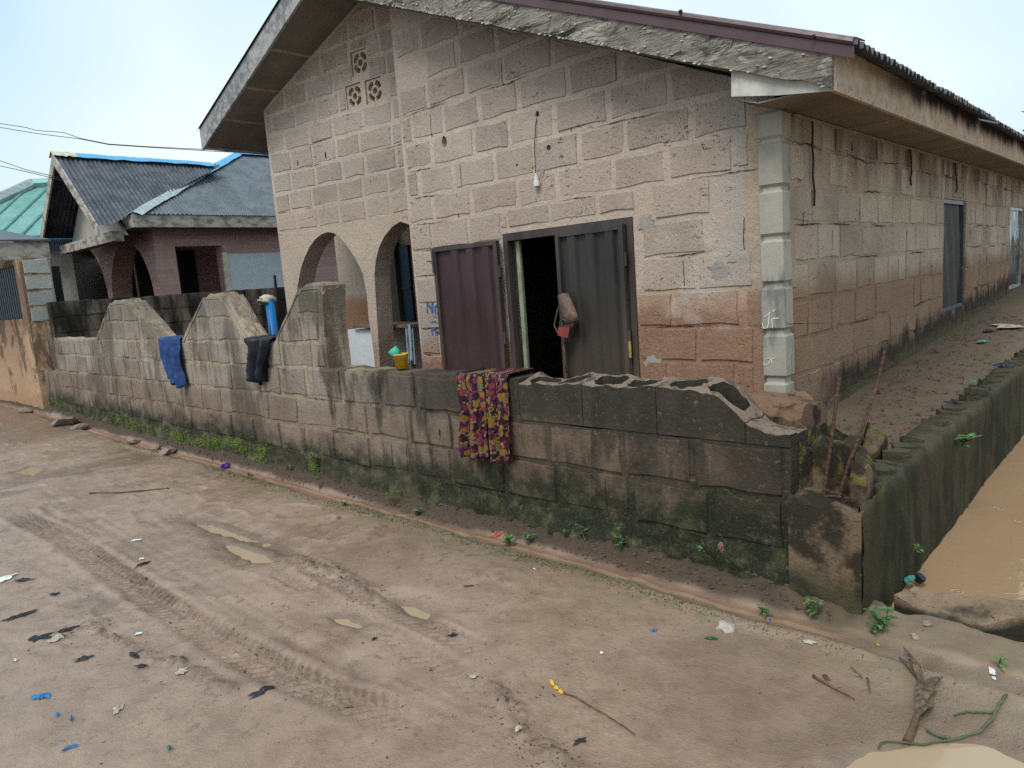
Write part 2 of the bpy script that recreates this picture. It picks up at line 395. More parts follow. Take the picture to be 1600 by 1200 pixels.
MAT['peel'] = t.bsdf(c, .9, t.bump(st * .7 + fl * .9 + fi * .4, .9, .03), 0, .2)
t = T('grey_board'); st = t.noise(11, 5, .7, None, .5); big = t.noise(2.5, 3)
c = t.mix(t.ramp(st, .42, .6), (.16, .17, .18), (.33, .335, .33)); c = t.mix(t.ramp(big, .45, .65) * .6, c, (.40, .395, .37))
MAT['greyboard'] = t.bsdf(c, .85, t.bump(st, .5, .01), 0, .2)
t = T('stained_board'); x, y, z = t.xyz(); st = t.noise(7, 4, .6, t.scl((1, 1, .15))); big = t.noise(1.3, 3); n = t.noise(14, 4)
c = t.mix(t.ramp(n, .3, .7), (.37, .27, .185), (.49, .40, .30))
c = t.mix(t.ramp(z + (st - .5) * .22 + (big - .5) * .16, 2.44, 2.56) * t.ramp(y, 4.4, 6.0), c, (.018, .015, .012))
c = t.mix(t.ramp(n, .58, .66) * t.ramp(z, 2.46, 2.38) * .9, c, (.17, .18, .20))
MAT['stainboard'] = t.bsdf(c, .8, t.bump(n, .3, .006), 0, .2)
t = T('soffit'); n = t.noise(3, 4); c = t.mix(t.ramp(n, .3, .7), (.17, .135, .105), (.24, .20, .155)); c = t.mix(t.ramp(t.noise(.8, 3), .5, .62) * .5, c, (.15, .11, .08))
MAT['soffit'] = t.bsdf(c, .9, t.bump(t.noise(60, 2), .15, .003), 0, .15)
t = T('porch_soffit'); n = t.noise(3, 4); c = t.mix(t.ramp(n, .3, .7), (.15, .14, .12), (.20, .185, .165)); MAT['psoffit'] = t.bsdf(c, .9, t.bump(t.noise(60, 2), .15, .003), 0, .15)
MAT['batten'] = plain('soffit_batten', (.30, .27, .23), .85)
MAT['whiteboard'] = plain('white_board', (.46, .45, .41), .7, var=.3, scale=9)
t = T('maroon_trim'); n = t.noise(8, 3); MAT['maroon'] = t.bsdf(t.mix(n, (.075, .042, .047), (.125, .075, .08)), t.ramp(t.noise(20), .3, .7, .3, .5), None, .3, .5)
t = T('roof_sheet'); n = t.noise(5, 4); MAT['sheet'] = t.bsdf(t.mix(n, (.035, .035, .04), (.10, .10, .11)), .55, None, .3, .5)
def sheetmat(name, a, b, rust, amt):
    t = T(name); n = t.noise(3, 5, .7); f = t.noise(24, 4, .7, t.scl((1, 1, .6)))
    c = t.mix(t.ramp(n, .35, .65), a, b); c = t.mix(t.ramp(f, .56, .66) * amt, c, rust)
    return t.bsdf(c, t.ramp(n, .3, .7, .35, .6), t.bump(f, .2, .005), .2, .45)
MAT['slate'] = sheetmat('slate_sheet', (.034, .040, .054), (.085, .095, .115), (.16, .155, .15), .8)
MAT['slate2'] = sheetmat('slate_sheet_pale', (.075, .09, .105), (.13, .15, .17), (.20, .20, .2), .7)
MAT['zinc'] = sheetmat('zinc_sheet', (.10, .11, .12), (.20, .215, .225), (.28, .26, .24), .5)
MAT['greensheet'] = sheetmat('green_sheet', (.12, .29, .26), (.18, .38, .34), (.07, .2, .17), .6)
MAT['blueflash'] = plain('blue_flashing', (.10, .37, .62), .4, var=.15)
MAT['greyflash'] = plain('grey_flashing', (.36, .42, .43), .45, .2)
MAT['creamflash'] = plain('cream_flashing', (.55, .50, .38), .5)
t = T('pale_board'); n = t.noise(5, 4, .6, t.scl((1, 1, 2))); MAT['paleboard'] = t.bsdf(t.mix(t.ramp(n, .4, .66), (.40, .37, .33), (.17, .14, .11)), .85, t.bump(n, .2, .005), 0, .2)
MAT['gablepanel'] = plain('gable_panel', (.36, .34, .30), .85, var=.12)
def brickmat(name, a, b, m):
    t = T(name); x, y, z = t.xyz(); n = t.nt.nodes.new('ShaderNodeTexBrick')
    t.put(n.inputs['Vector'], t.comb(x + y, z, 0.0)); n.inputs['Scale'].default_value = 1; n.inputs['Brick Width'].default_value = .3; n.inputs['Row Height'].default_value = .075
    n.inputs['Mortar Size'].default_value = .004; n.inputs['Bias'].default_value = 0
    n.inputs['Color1'].default_value = (*a, 1); n.inputs['Color2'].default_value = (*b, 1); n.inputs['Mortar'].default_value = (*m, 1)
    c = t.mix(t.noise(4, 4) * .5, V(t, n.outputs[0]), tuple(q * .75 for q in a)); return t.bsdf(c, .6, t.bump(V(t, n.outputs[1]), .3, -.004), 0, .3)
MAT['pink'] = brickmat('pink_tile', (.40, .24, .215), (.50, .33, .30), (.33, .22, .2))
MAT['dark'] = plain('dark_interior', (.02, .018, .016), .9)
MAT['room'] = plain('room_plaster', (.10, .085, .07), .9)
MAT['panelblue'] = plain('pale_plaster', (.50, .55, .57), .8, var=.08)
t = T('orange_plaster'); x, y, z = t.xyz(); n = t.noise(3, 6, .72, t.scl((1, 1, .6)), .4); f = t.noise(18, 4)
c = t.mix(f, (.38, .235, .145), (.48, .32, .205)); c = t.mix(t.ramp(n + t.ramp(z, .1, 1.5, -.08, .05), .48, .56) * .85, c, (.13, .095, .07)); c = t.mix(t.ramp(z + f * .3, .35, .5, 1, 0) * .5, c, (.33, .17, .10))
MAT['orange'] = t.bsdf(c, .9, t.bump(t.ramp(n, .47, .54) + f * .3, .5, .01), 0, .15)
MAT['bars'] = plain('window_bars', (.055, .06, .075), .5, .4)
def steel(name, a, b, dust):
    t = T(name); x, y, z = t.xyz(); n = t.noise(6, 4, .6, t.scl((1, 1, .25))); f = t.noise(45, 3, .7)
    c = t.mix(t.ramp(n, .3, .7), a, b); c = t.mix(t.ramp(z + (n - .5) * .7, .55, 1.5, 1, 0) * .55, c, dust)
    c = t.mix(t.ramp(f, .68, .74) * .5, c, tuple(q * 1.5 for q in dust))
    return t.bsdf(c, t.ramp(n, .3, .7, .42, .6), t.bump(f, .12, .003), .15, .4)
MAT['door_m'] = steel('maroon_door', (.036, .018, .021), (.062, .034, .037), (.095, .055, .05))
MAT['door_g'] = steel('grey_door', (.022, .020, .019), (.042, .037, .034), (.115, .083, .06))
MAT['door_f'] = steel('door_frame', (.035, .027, .026), (.07, .055, .05), (.15, .10, .075))
MAT['greenframe'] = plain('pale_green_frame', (.25, .28, .19), .6)
MAT['rust'] = plain('rusty_rebar', (.10, .055, .038), .8, .3, var=.4, scale=60)
MAT['leather'] = plain('worn_leather', (.15, .10, .075), .75, var=.35, scale=25)
MAT['redlock'] = plain('red_lock', (.28, .055, .04), .5)
t = T('mesh_screen'); x, y, z = t.xyz(); n = t.noise(3, 3, .6, t.scl((1, 1, .3))); gr = t.noise(260, 1)
MAT['screen'] = t.bsdf(t.mix(t.ramp(n, .3, .7), (.022, .019, .016), (.055, .048, .04)), .6, t.bump(n * 3 + gr * .2, .4, .01), 0, .3)
MAT['alu'] = plain('dark_aluminium', (.10, .11, .12), .4, .6); MAT['whitealu'] = plain('white_aluminium', (.38, .40, .39), .4, .2)
t = T('window_glass'); MAT['glass'] = t.bsdf((.012, .02, .028), .06, None, 0, .6)
MAT['bluedoor'] = plain('blue_steel_door', (.012, .028, .055), .45, .2)
MAT['white'] = plain('white_enamel', (.62, .64, .66), .4, var=.06, spec=.45)
MAT['paper'] = plain('paper', (.6, .6, .6), .8, var=.05)
MAT['wood'] = plain('old_wood', (.17, .12, .085), .85, var=.35)
MAT['yellow'] = plain('yellow_plastic', (.62, .33, .015), .4, var=.06); MAT['greencup'] = plain('green_plastic', (.04, .40, .27), .4, var=.06)
MAT['bluepipe'] = plain('blue_pvc', (.012, .15, .42), .35, var=.08); MAT['rag'] = plain('pale_rag', (.42, .39, .32), .9)
MAT['bluecloth'] = plain('blue_denim', (.022, .055, .165), .9, var=.4, scale=22); MAT['blackcloth'] = plain('black_nylon', (.007, .009, .018), .45, var=.5, scale=9)
MAT['wire'] = plain('black_cable', (.02, .02, .022), .6); MAT['chalk'] = plain('chalk', (.62, .6, .54), .95, var=.05); MAT['bluepaint'] = plain('blue_paint', (.06, .12, .26), .9, var=.4, scale=40)
MAT['lampwhite'] = plain('lamp_holder', (.6, .6, .58), .5, var=.05)
MAT['stone'] = plain('stone', (.24, .19, .15), .9, var=.35); MAT['slabm'] = masonry('old_slab', (.17, .115, .075), (.26, .18, .12), lambda t, c, x, y, z: t.mix(t.ramp(z + (t.noise(9, 4) - .5) * .10, -.02, .03, 1, 0), c, (.022, .026, .018)))
MAT['leafgreen'] = plain('weed_leaf', (.085, .19, .055), .5, var=.5, scale=50); MAT['moss'] = plain('moss', (.14, .22, .025), .9, var=.4, scale=40)
MAT['grass'] = plain('ground_cover', (.06, .10, .03), .8, var=.4, scale=40)
for k, c in dict(sblue=(.025, .17, .40), spurple=(.10, .03, .26), swhite=(.7, .72, .72), sblack=(.018, .022, .032), sred=(.42, .05, .04), syellow=(.60, .38, .03), sgreen=(.02, .075, .035), steal=(.04, .20, .16), sbrown=(.30, .2, .13), spaper=(.42, .36, .3)).items():
    MAT[k] = plain('litter_' + k[1:], c, .5, var=.2, scale=40)
MAT['stick'] = plain('dry_stick', (.13, .075, .045), .85, var=.4, scale=50); MAT['palm'] = plain('dry_palm', (.115, .082, .052), .85, var=.5, scale=60); MAT['greenstem'] = plain('green_stem', (.085, .105, .055), .5, var=.3)
# printed cotton: medallions and coloured tiles on dark purple
t = T('wax_print'); u = t.uv(); us = t.scl((1, 1, 1), u)
v1 = t.vor(9, vec=us, rand=.55); vc = t.vor(9, vec=us, out='Color', rand=.55); ck = t.vor(30, feature='DISTANCE_TO_EDGE', vec=us, rand=.35); cc = t.vor(30, vec=us, out='Color', rand=.35)
sx, sy, sz = t.xyz(vc); qx, qy, qz = t.xyz(cc)
tile = t.mix(t.ramp(qx, .45, .5), (.20, .018, .045), (.13, .15, .045)); tile = t.mix(t.ramp(qy, .62, .66), tile, (.045, .010, .04)); tile = t.mix(t.ramp(ck, .05, .09, 1, 0), tile, (.03, .008, .028))
ringp = t.ramp(t.math('SINE', v1 * 62.0), .2, .5); med = t.mix(ringp, (.25, .145, .018), (.03, .012, .016)); med = t.mix(t.ramp(sx, .68, .70), med, t.mix(ringp, (.20, .035, .055), (.028, .007, .016)))
base = t.mix(t.ramp(t.noise(7, 2, .5, us), .46, .5), (.018, .007, .014), tile)
c = t.mix(t.ramp(v1, .44, .46, 1, 0), base, med); MAT['wax'] = t.bsdf(c, .85, t.bump(t.noise(300, 1), .1, .002), 0, .2)

# ------------------------------------------------------------------ the ground: muddy street, drain, terrace
def _hash(ix, iy, s):
    h = (ix.astype(np.int64) * 374761393 + iy.astype(np.int64) * 668265263 + s * 1442695041) & 0xffffffff
    h = ((h ^ (h >> 13)) * 1274126177) & 0xffffffff
    return ((h ^ (h >> 16)) & 0xffff) / 65535.0
def vnoise(x, y, s=0):
    ix, iy = np.floor(x), np.floor(y); fx, fy = x - ix, y - iy; fx = fx*fx*fx*(fx*(fx*6-15)+10); fy = fy*fy*fy*(fy*(fy*6-15)+10)
    a, b = _hash(ix, iy, s), _hash(ix+1, iy, s); c, d = _hash(ix, iy+1, s), _hash(ix+1, iy+1, s)
    return (a + (b-a)*fx) * (1-fy) + (c + (d-c)*fx) * fy - .5
def fbm(x, y, o=4, s=0, g=.5): return sum(vnoise(x * 2**i, y * 2**i, s + i * 17) * g**i for i in range(o))
sstep = lambda x, a, b: (lambda t: t*t*(3-2*t))(np.clip((x - a) / (b - a), 0, 1))
def poly_dist(X, Y, pts):
    best = np.full(X.shape, 1e9); al = np.zeros(X.shape); sd = np.zeros(X.shape); acc = 0.0
    for (x0, y0), (x1, y1) in zip(pts[:-1], pts[1:]):
        L = math.hypot(x1-x0, y1-y0); ux, uy = (x1-x0)/L, (y1-y0)/L
        s = np.clip((X-x0)*ux + (Y-y0)*uy, 0, L); dx, dy = X-x0-s*ux, Y-y0-s*uy; d = np.hypot(dx, dy); m = d < best
        best = np.where(m, d, best); al = np.where(m, acc + s, al); sd = np.where(m, dx*-uy + dy*ux, sd); acc += L
    return best, al, sd, acc
G = lambda pts: [tuple(onz(*p)[:2]) for p in pts]
TRACKS = [  # pixel path, half width, tread?, depth
    (G([(20, 800), (110, 845), (250, 940), (350, 1005), (450, 1060), (560, 1100), (690, 1150)]), .085, 1, .026),
    (G([(300, 805), (440, 860), (560, 930), (660, 975), (800, 1040)]), .06, 1, .020),
    (G([(170, 735), (330, 850), (500, 940), (640, 1010), (800, 1110)]), .07, 1, .007),
    (G([(60, 760), (300, 900), (480, 1010), (700, 1110), (860, 1180)]), .05, 2, .004),
    (G([(-60, 820), (100, 905), (300, 1000), (450, 1085), (640, 1170)]), .03, 0, .004),
]
RIDGE = [G([(440, 862), (500, 890), (560, 925), (640, 955)]), G([(90, 1000), (150, 975), (160, 1000), (280, 1045), (360, 1080)]), G([(770, 1070), (830, 1160), (900, 1200)])]
PUD = [  # pixel outline of standing water
    [(290, 813), (330, 818), (385, 833), (430, 850), (458, 865), (440, 868), (390, 853), (330, 829)],
    [(343, 844), (375, 850), (415, 864), (428, 875), (392, 877), (358, 861)],
    [(618, 940), (650, 942), (680, 955), (668, 966), (640, 958)],
    [(512, 962), (545, 962), (578, 974), (560, 983), (530, 975)],
    [(548, 1044), (566, 1046), (570, 1058), (556, 1058)],
    [(18, 738), (48, 728), (70, 730), (52, 742)],
    [(1296, 1198), (1360, 1162), (1430, 1141), (1520, 1146), (1590, 1166), (1690, 1220), (1560, 1330), (1330, 1270)],
]
PUDW = [G(p) for p in PUD]
def pdist(X, Y, poly):
    """signed distance, negative inside"""
    d, *_ = poly_dist(X, Y, poly + [poly[0]]); ins = np.zeros(X.shape, bool); n = len(poly)
    for i in range(n):
        (x0, y0), (x1, y1) = poly[i], poly[(i+1) % n]
        c = ((y0 > Y) != (y1 > Y)) & (X < (x1-x0)*(Y-y0)/((y1-y0) if abs(y1-y0) > 1e-9 else 1e-9) + x0); ins ^= c
    return np.where(ins, -d, d)
WL = -.012
CH = {}
def street_h(X, Y):
    churn_shade = np.zeros(X.shape)
    h = fbm(X*.9, Y*.9, 3, 3) * .028 + .006
    rough = .35 + .65 * sstep(fbm(X*1.3+9, Y*1.3, 2, 5), -.15, .25)
    left = sstep(X, -1.6, -3.0)
    h = h + fbm(X*7, Y*7, 4, 11, .6) * .008 * rough * (.3 + .7*left) + fbm(X*26, Y*26, 3, 23, .6) * .0045 * rough * (.3 + .7*left)
    foot = fbm(X*3.3, Y*3.3, 2, 31); h = h - sstep(foot, .22, .32) * .008 * left + sstep(np.abs(foot - .2), .05, .0) * .005 * left
    for pts, hw, tr, dep in TRACKS:
        d, al, sd, tot = poly_dist(X, Y, pts); fade = sstep(al, 0, .3) * sstep(al, tot, tot - .5) * (.65 + .35*sstep(fbm(al*1.5, al*0+sd*2, 2, 41), -.2, .15))
        ins = sstep(d, hw*1.15, hw*.85) * fade
        h = h - ins * dep * .35 + sstep(np.abs(d - hw*1.35), hw*.5, 0) * dep * .3 * fade
        if tr == 1:
            ch = np.mod(al/.052 + np.abs(sd)/.06 + vnoise(al*9, sd*9, 3)*.35, 1); pat = (sstep(ch, .35, .5) - .3) * (np.abs(sd) > .006); h = h + ins * dep * .75 * pat; churn_shade = np.maximum(churn_shade, ins * np.clip(pat + .15, 0, 1) * min(1, dep / .02))
        elif tr == 2: h = h + ins * dep * .5 * np.sin(sd / .012)
    for r in RIDGE:
        d, al, sd, tot = poly_dist(X + fbm(X*8, Y*8, 2, 51)*.05, Y + fbm(X*8+5, Y*8, 2, 53)*.05, r); h = h + sstep(d, .05, .0) * (.010 + .05 * np.clip(fbm(X*28, Y*28, 3, 61), -.1, .6)); churn_shade = np.maximum(churn_shade, sstep(d + fbm(X*30, Y*30, 2, 63)*.05, .05, .01))
    for i, p in enumerate(PUDW):
        wob = fbm(X*6, Y*6, 3, 71) * .025 if i < 6 else fbm(X*4, Y*4, 3, 71) * .06
        d = pdist(X, Y, p) + wob; w = sstep(d, .16, .0); h = h * (1 - w) + w * (WL + .006 + fbm(X*14, Y*14, 2, 81) * .006); h = h - sstep(d, .02, -.05) * .018
    # sandy runnel along the wall, bank of soil against the wall
    wl = Y + fbm(X*1.5, X*0, 2, 91) * .05
    h = h * (1 - sstep(wl, 2.6, 2.78)) + sstep(wl, 2.6, 2.78) * (.012 + fbm(X*9, Y*9, 3, 93) * .016)
    ch = sstep(wl, 2.70, 2.76) * sstep(wl, 2.89, 2.83); h = h - ch * .022
    bank = sstep(wl, 2.845, 2.95) * sstep(X, -.75, -1.0); h = h + bank * (.055 + fbm(X*14, Y*14, 4, 97, .65) * .035)
    far = sstep(X, -8.5, -12.5); h = h + far * .06
    CH['c'] = churn_shade
    return h
def ground_h(X, Y):
    h = street_h(X, Y)
    shore = 3.20 + fbm(X*5, Y*0, 2, 99) * .08
    h = h - sstep(Y, shore - .12, shore + .10) * sstep(X, -.96, -.90) * .6
    h = np.where((Y > 3.12) & (X < -.96), .15, h)
    return h
xs = np.concatenate([[-400, -200, -100, -60, -40, -30, -24, -20, -18, -16.5], np.arange(-15.5, -13, .12), np.arange(-13, -8, .045), np.arange(-8, -5, .025), np.arange(-5, .9, .0135), np.arange(.9, 2.4, .1), [3, 4, 6, 10, 20, 50, 120, 400]])
ys = np.concatenate([[-400, -150, -60, -25, -12, -6, -3, -1.5, -.8, -.4], np.arange(0, 3.34, .0135), [3.36, 3.45, 3.6, 4, 5, 7, 10, 15, 25, 50, 120, 400]])
GX, GY = np.meshgrid(xs, ys); GZ = ground_h(GX, GY)
def grid_mesh(name, X, Y, Z, mat, smooth=True):
    r, c = X.shape; me = bpy.data.meshes.new(name)
    co = np.stack([X, Y, Z], -1).reshape(-1, 3); idx = np.arange(r*c).reshape(r, c)
    q = np.stack([idx[:-1, :-1], idx[:-1, 1:], idx[1:, 1:], idx[1:, :-1]], -1).reshape(-1, 4)
    me.vertices.add(len(co)); me.vertices.foreach_set('co', co.astype(np.float32).ravel())
    me.loops.add(q.size); me.loops.foreach_set('vertex_index', q.astype(np.int32).ravel())
    me.polygons.add(len(q)); me.polygons.foreach_set('loop_start', np.arange(0, q.size, 4, dtype=np.int32)); me.update(calc_edges=True)
    if smooth: me.shade_smooth()
    return linkmesh(name, me, mat)
t = T('street_mud'); x, y, z = t.xyz(); n1 = t.noise(.9, 4, .6); n2 = t.noise(6, 5, .65); n3 = t.noise(40, 3, .65); n4 = t.noise(170, 2, .6)
c = t.mix(t.ramp(n2, .3, .7), (.235, .155, .108), (.325, .225, .163)); c = t.mix(t.ramp(n1, .42, .62) * .5, c, (.345, .243, .182))
c = t.mix(t.ramp(t.noise(15, 5, .7, None, .6), .56, .68) * t.ramp(x, -.8, -3.0, .25, 1) * .7, c, (.125, .082, .055)); c = t.mix(t.ramp(z, .010, .035) * .5, c, (.125, .08, .055)); c = c
c = t.mix(t.ramp(n3, .62, .74) * .45, c, (.10, .07, .05)); c = t.mix(t.ramp(n4, .64, .74) * .4, c, (.40, .34, .28)); c = t.mix(t.ramp(t.noise(120, 3, .75), .56, .70) * .38, c, (.12, .08, .055)); c = t.mix(t.ramp(t.noise(22, 5, .75, None, .8), .52, .66) * .3, c, (.15, .10, .07))
na = t.nt.nodes.new('ShaderNodeAttribute'); na.attribute_name = 'churn_shade'; churn_shade = V(t, na.outputs['Fac']); c = t.mix(churn_shade * t.ramp(n3, .35, .6, .15, .62), c, (.125, .08, .053))  # turned mud is darker; tread shadow is also put into this colour
wet = t.ramp(z, .001, -.009); c = t.mix(wet * .6, c, (.135, .092, .064))
wl = y + (n1 - .5) * .12
run = t.ramp(wl, 2.73, 2.77) * t.ramp(wl, 2.83, 2.86, 1, 0)
run = run * t.ramp(x, -1.05, -.9, 1, 0); c = t.mix(run * .58, c, t.mix(t.ramp(t.math('ABSOLUTE', wl - 2.795), .012, .022), (.36, .25, .175), (.25, .125, .075)))
c = t.mix(t.ramp(wl, 2.83, 2.88) * t.ramp(x, -.95, -.8, .9, .35), c, t.mix(n3, (.022, .015, .010), (.070, .046, .028)))
alg = t.ramp(wl, 2.42, 2.62) * t.ramp(wl, 2.68, 2.78, 1, 0) * t.ramp(n2, .46, .62); c = t.mix(alg * .45, c, (.10, .105, .05))
olive = t.ramp(x, -1.6, -.6) * t.ramp(y, 2.0, 2.9) * t.ramp(n2, .35, .6); c = t.mix(olive * .4, c, (.17, .135, .07))
MAT['mud'] = t.bsdf(c, t.math('MAXIMUM', t.ramp(n1 + (n2 - .5) * .5, .35, .65, .24, .5) - wet * .14, t.ramp(wl, 2.82, 2.87) * .95), t.bump(n3 * .9 + n4 * .5 + n2 * .6 + t.noise(90, 3, .7) * .6, .5, .008), 0, .5)
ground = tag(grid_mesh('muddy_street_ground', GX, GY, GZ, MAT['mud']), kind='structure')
at_ = ground.data.attributes.new('churn_shade', 'FLOAT', 'POINT'); at_.data.foreach_set('value', CH['c'].astype(np.float32).ravel())
def zg(x, y):
    j = min(max(int(np.searchsorted(xs, x)) - 1, 0), len(xs)-2); i = min(max(int(np.searchsorted(ys, y)) - 1, 0), len(ys)-2)
    fx, fy = (x-xs[j])/(xs[j+1]-xs[j]), (y-ys[i])/(ys[i+1]-ys[i]); return float((GZ[i, j]*(1-fx)+GZ[i, j+1]*fx)*(1-fy) + (GZ[i+1, j]*(1-fx)+GZ[i+1, j+1]*fx)*fy)
def gp(px, py):
    p = onz(px, py); q = onz(px, py, zg(p[0], p[1])); return np.array([q[0], q[1], zg(q[0], q[1])])
def watermat(name, a, b, rip):
    t = T(name); n = t.noise(2.2, 3); wv = t.noise(9, 3, .6, None, .5); d = t.vor(5); rg = t.math('SINE', d * 60.0) * t.ramp(d, .05, .2, 1, 0)
    return t.bsdf(t.mix(n, a, b), .07, t.bump(wv * .5 + rg * .35, rip, .01), 0, .5)
MAT['drainwater'] = watermat('drain_water', (.31, .20, .112), (.36, .238, .138), .5)
MAT['puddle'] = watermat('puddle_water', (.36, .262, .165), (.41, .305, .20), .06)
tag(mobj('drain_water', [(-.97, 3.02, -.07), (4, 3.02, -.07), (4, 40, -.07), (-.97, 40, -.07)], [(0, 1, 2, 3)], MAT['drainwater']), kind='structure')
for p in PUDW:
    cx, cy = np.mean([q[0] for q in p]), np.mean([q[1] for q in p]); k = 1.25
    tag(mobj('puddle_water', [(cx + (q[0]-cx)*k, cy + (q[1]-cy)*k, WL - .002) for q in p], [tuple(range(len(p)))], MAT['puddle']), kind='structure')
# terrace of beaten earth beside the house
tx, ty = np.meshgrid(np.linspace(-1.95, -.98, 40), np.concatenate([np.arange(3.0, 9, .03), np.arange(9, 30, .3)]))
tz = .395 + .05 * np.clip(ty - 5.0, -.6, 12) + sstep(tx, -1.2, -1.0) * -.06 * (ty > 3.2) + fbm(tx*4, ty*4, 4, 5, .6) * .014 - sstep(ty, 3.9, 3.3) * .12
t = T('terrace_earth'); n = t.noise(5, 4, .65); f = t.noise(45, 3); g = t.noise(2, 3)
c = t.mix(n, (.085, .06, .042), (.15, .108, .076)); c = t.mix(t.ramp(f, .6, .7) * .6, c, (.045, .032, .022)); c = t.mix(t.ramp(g, .5, .65) * .5, c, (.09, .085, .04))
MAT['terrace'] = t.bsdf(c, .75, t.bump(f + n, .5, .012), 0, .3)
tag(grid_mesh('terrace_ground', tx, ty, tz, MAT['terrace']), kind='structure')

# ------------------------------------------------------------------ main house
YF = 4.427; XS = -1.83; YV = 4.10
FR = Frame((0, YF, 0), (1, 0, 0), (0, -1, 0))            # street front, u = world X
FS = Frame((XS, 0, 0), (0, 1, 0), (1, 0, 0))             # side by the drain, u = world Y
_a = np.array([-7.88, 4.50, 0]); _b = np.array([-5.30, 4.77, 0]); _u = _n(_b - _a)
FP = Frame(_a, _u, (_u[1], -_u[0], 0))                   # arched porch front, u from its left corner
RX, RZ = -6.144, 4.317                                   # underside of the gable at the ridge
SLR, SLL = .413, .3955
zr = lambda X: RZ - SLR * (X - RX); zl = lambda X: RZ - SLL * (RX - X)
house = tag(empty('bungalow', (-4.6, YF, 0)), 'unplastered sandcrete block bungalow with peeling gable fascia, two porch arches and steel double door', 'house')
def circle(u, z, ru, rz=None, n=10, j=.15): return [(u + ru*math.cos(2*math.pi*i/n)*rnd.uniform(1-j, 1+j), z + (rz or ru)*math.sin(2*math.pi*i/n)*rnd.uniform(1-j, 1+j)) for i in range(n)]
# --- front wall
XL = -5.36
dl, dr, dtop = -4.16, -2.885, 1.875
hf = [circle(*FR.at(840, 178), .022), circle(*FR.at(858, 231), .022), circle(*FR.at(695, 222), .030, .05), circle(*FR.at(808, 258), .012)]
out = [(XL, .1), (dl, .1), (dl, dtop), (dr, dtop), (dr, .1), (XS - .012, .1), (XS - .012, zr(XS) - .02), (XL, zr(XL) + .1)]
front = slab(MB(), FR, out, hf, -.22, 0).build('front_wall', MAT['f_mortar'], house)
rows = []; z = .12
for i in range(18): rows.append((z, z + .243)); z += .243
def skip_front(u, z, a, b, c, d):
    if 1.80 < z < 2.10 and u > -5.1 and rnd.random() < .35: return True          # smeared lintel band
    if u > -2.2 and rnd.random() < .5 and z > 1.0: return True                    # cement smear at the corner
    return rnd.random() < .03
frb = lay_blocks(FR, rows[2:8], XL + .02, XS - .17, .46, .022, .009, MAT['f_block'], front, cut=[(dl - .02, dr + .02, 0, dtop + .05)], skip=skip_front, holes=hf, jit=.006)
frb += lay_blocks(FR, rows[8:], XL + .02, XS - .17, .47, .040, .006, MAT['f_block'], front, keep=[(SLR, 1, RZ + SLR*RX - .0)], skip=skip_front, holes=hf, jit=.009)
# cement patches
for px, py, rx, rz_ in [(1010, 350, .06, .06), (1023, 567, .07, .07), (1125, 423, .07, .06), (847, 268, .022, .05), (1030, 480, .06, .03)]:
    u, z = FR.at(px, py); slab(MB(), FR, rough_poly(circle(u, z, rx, rz_, 16, .3), .006, .02), [], -.005, .0085).build('cement_patch', MAT['cement'], front)
# --- porch wall with two arches
A1 = [(469, 520), (463, 470), (465, 447), (470, 420), (476, 402), (483, 387), (492, 374), (502, 366), (512, 362.5), (521, 364), (530, 370), (543, 385), (557, 407), (567, 428), (573, 460), (576, 497), (583, 545)]
A2l = [(594, 578), (588, 480), (585, 432), (587, 407), (592, 387), (600, 370), (612, 355), (625, 346)]
a1 = [FP.at(*p) for p in A1]; a2 = [FP.at(*p) for p in A2l]
ua = a2[-1][0]; a2 = a2 + [(2*ua - u, z) for u, z in a2[-2::-1]]
a1 = [(a1[0][0], .1)] + a1 + [(a1[-1][0], .1)]; a2 = [(a2[0][0], .1)] + a2 + [(a2[-1][0], .1)]
UP = 2.75
z_at_u = lambda u: zl(FP.p(u, 0)[0]) if FP.p(u, 0)[0] < RX else zr(FP.p(u, 0)[0])
ur = (RX - _a[0]) / _u[0]
vents = [[(545, 80), (573, 72), (577, 115), (549, 122)], [(537, 133), (564, 126), (568, 167), (541, 174)], [(569, 124), (595, 117), (599, 158), (572, 166)]]
vent_uv = []
for q in vents:
    p = [FP.at(*k) for k in q]; cu = np.mean([k[0] for k in p]); cz = np.mean([k[1] for k in p]); vent_uv.append((cu, cz))
vs_ = .118; vz_ = .118
vh = [[(cu - vs_, cz - vz_), (cu + vs_, cz - vz_), (cu + vs_, cz + vz_), (cu - vs_, cz + vz_)] for cu, cz in vent_uv]
hp = [circle(*FP.at(466, 255), .012, .035), circle(*FP.at(509, 243), .014, .045)]
out = [(0, .1)] + a1 + a2 + [(UP, .1), (UP, z_at_u(UP) + .1), (ur, z_at_u(ur) + .1), (0, z_at_u(0) - .0)]
porch = slab(MB(), FP, out, vh + hp, -.23, 0).build('porch_wall', MAT['p_mortar'], house)
rows = []; z = 2.235
for i in range(10): rows.append((z, z + .222)); z += .222
cutv = [(cu - vs_ - .015, cu + vs_ + .015, cz - vz_ - .015, cz + vz_ + .015) for cu, cz in vent_uv]
_sl = SLL * _u[0]
lay_blocks(FP, rows, .02, UP - .3, .42, .036, .005, MAT['p_block'], porch, keep=[(-_sl, 1, z_at_u(0) - .02), (SLR*_u[0], 1, z_at_u(ur) + SLR*_u[0]*ur)], cut=cutv, holes=hp, jit=.008)
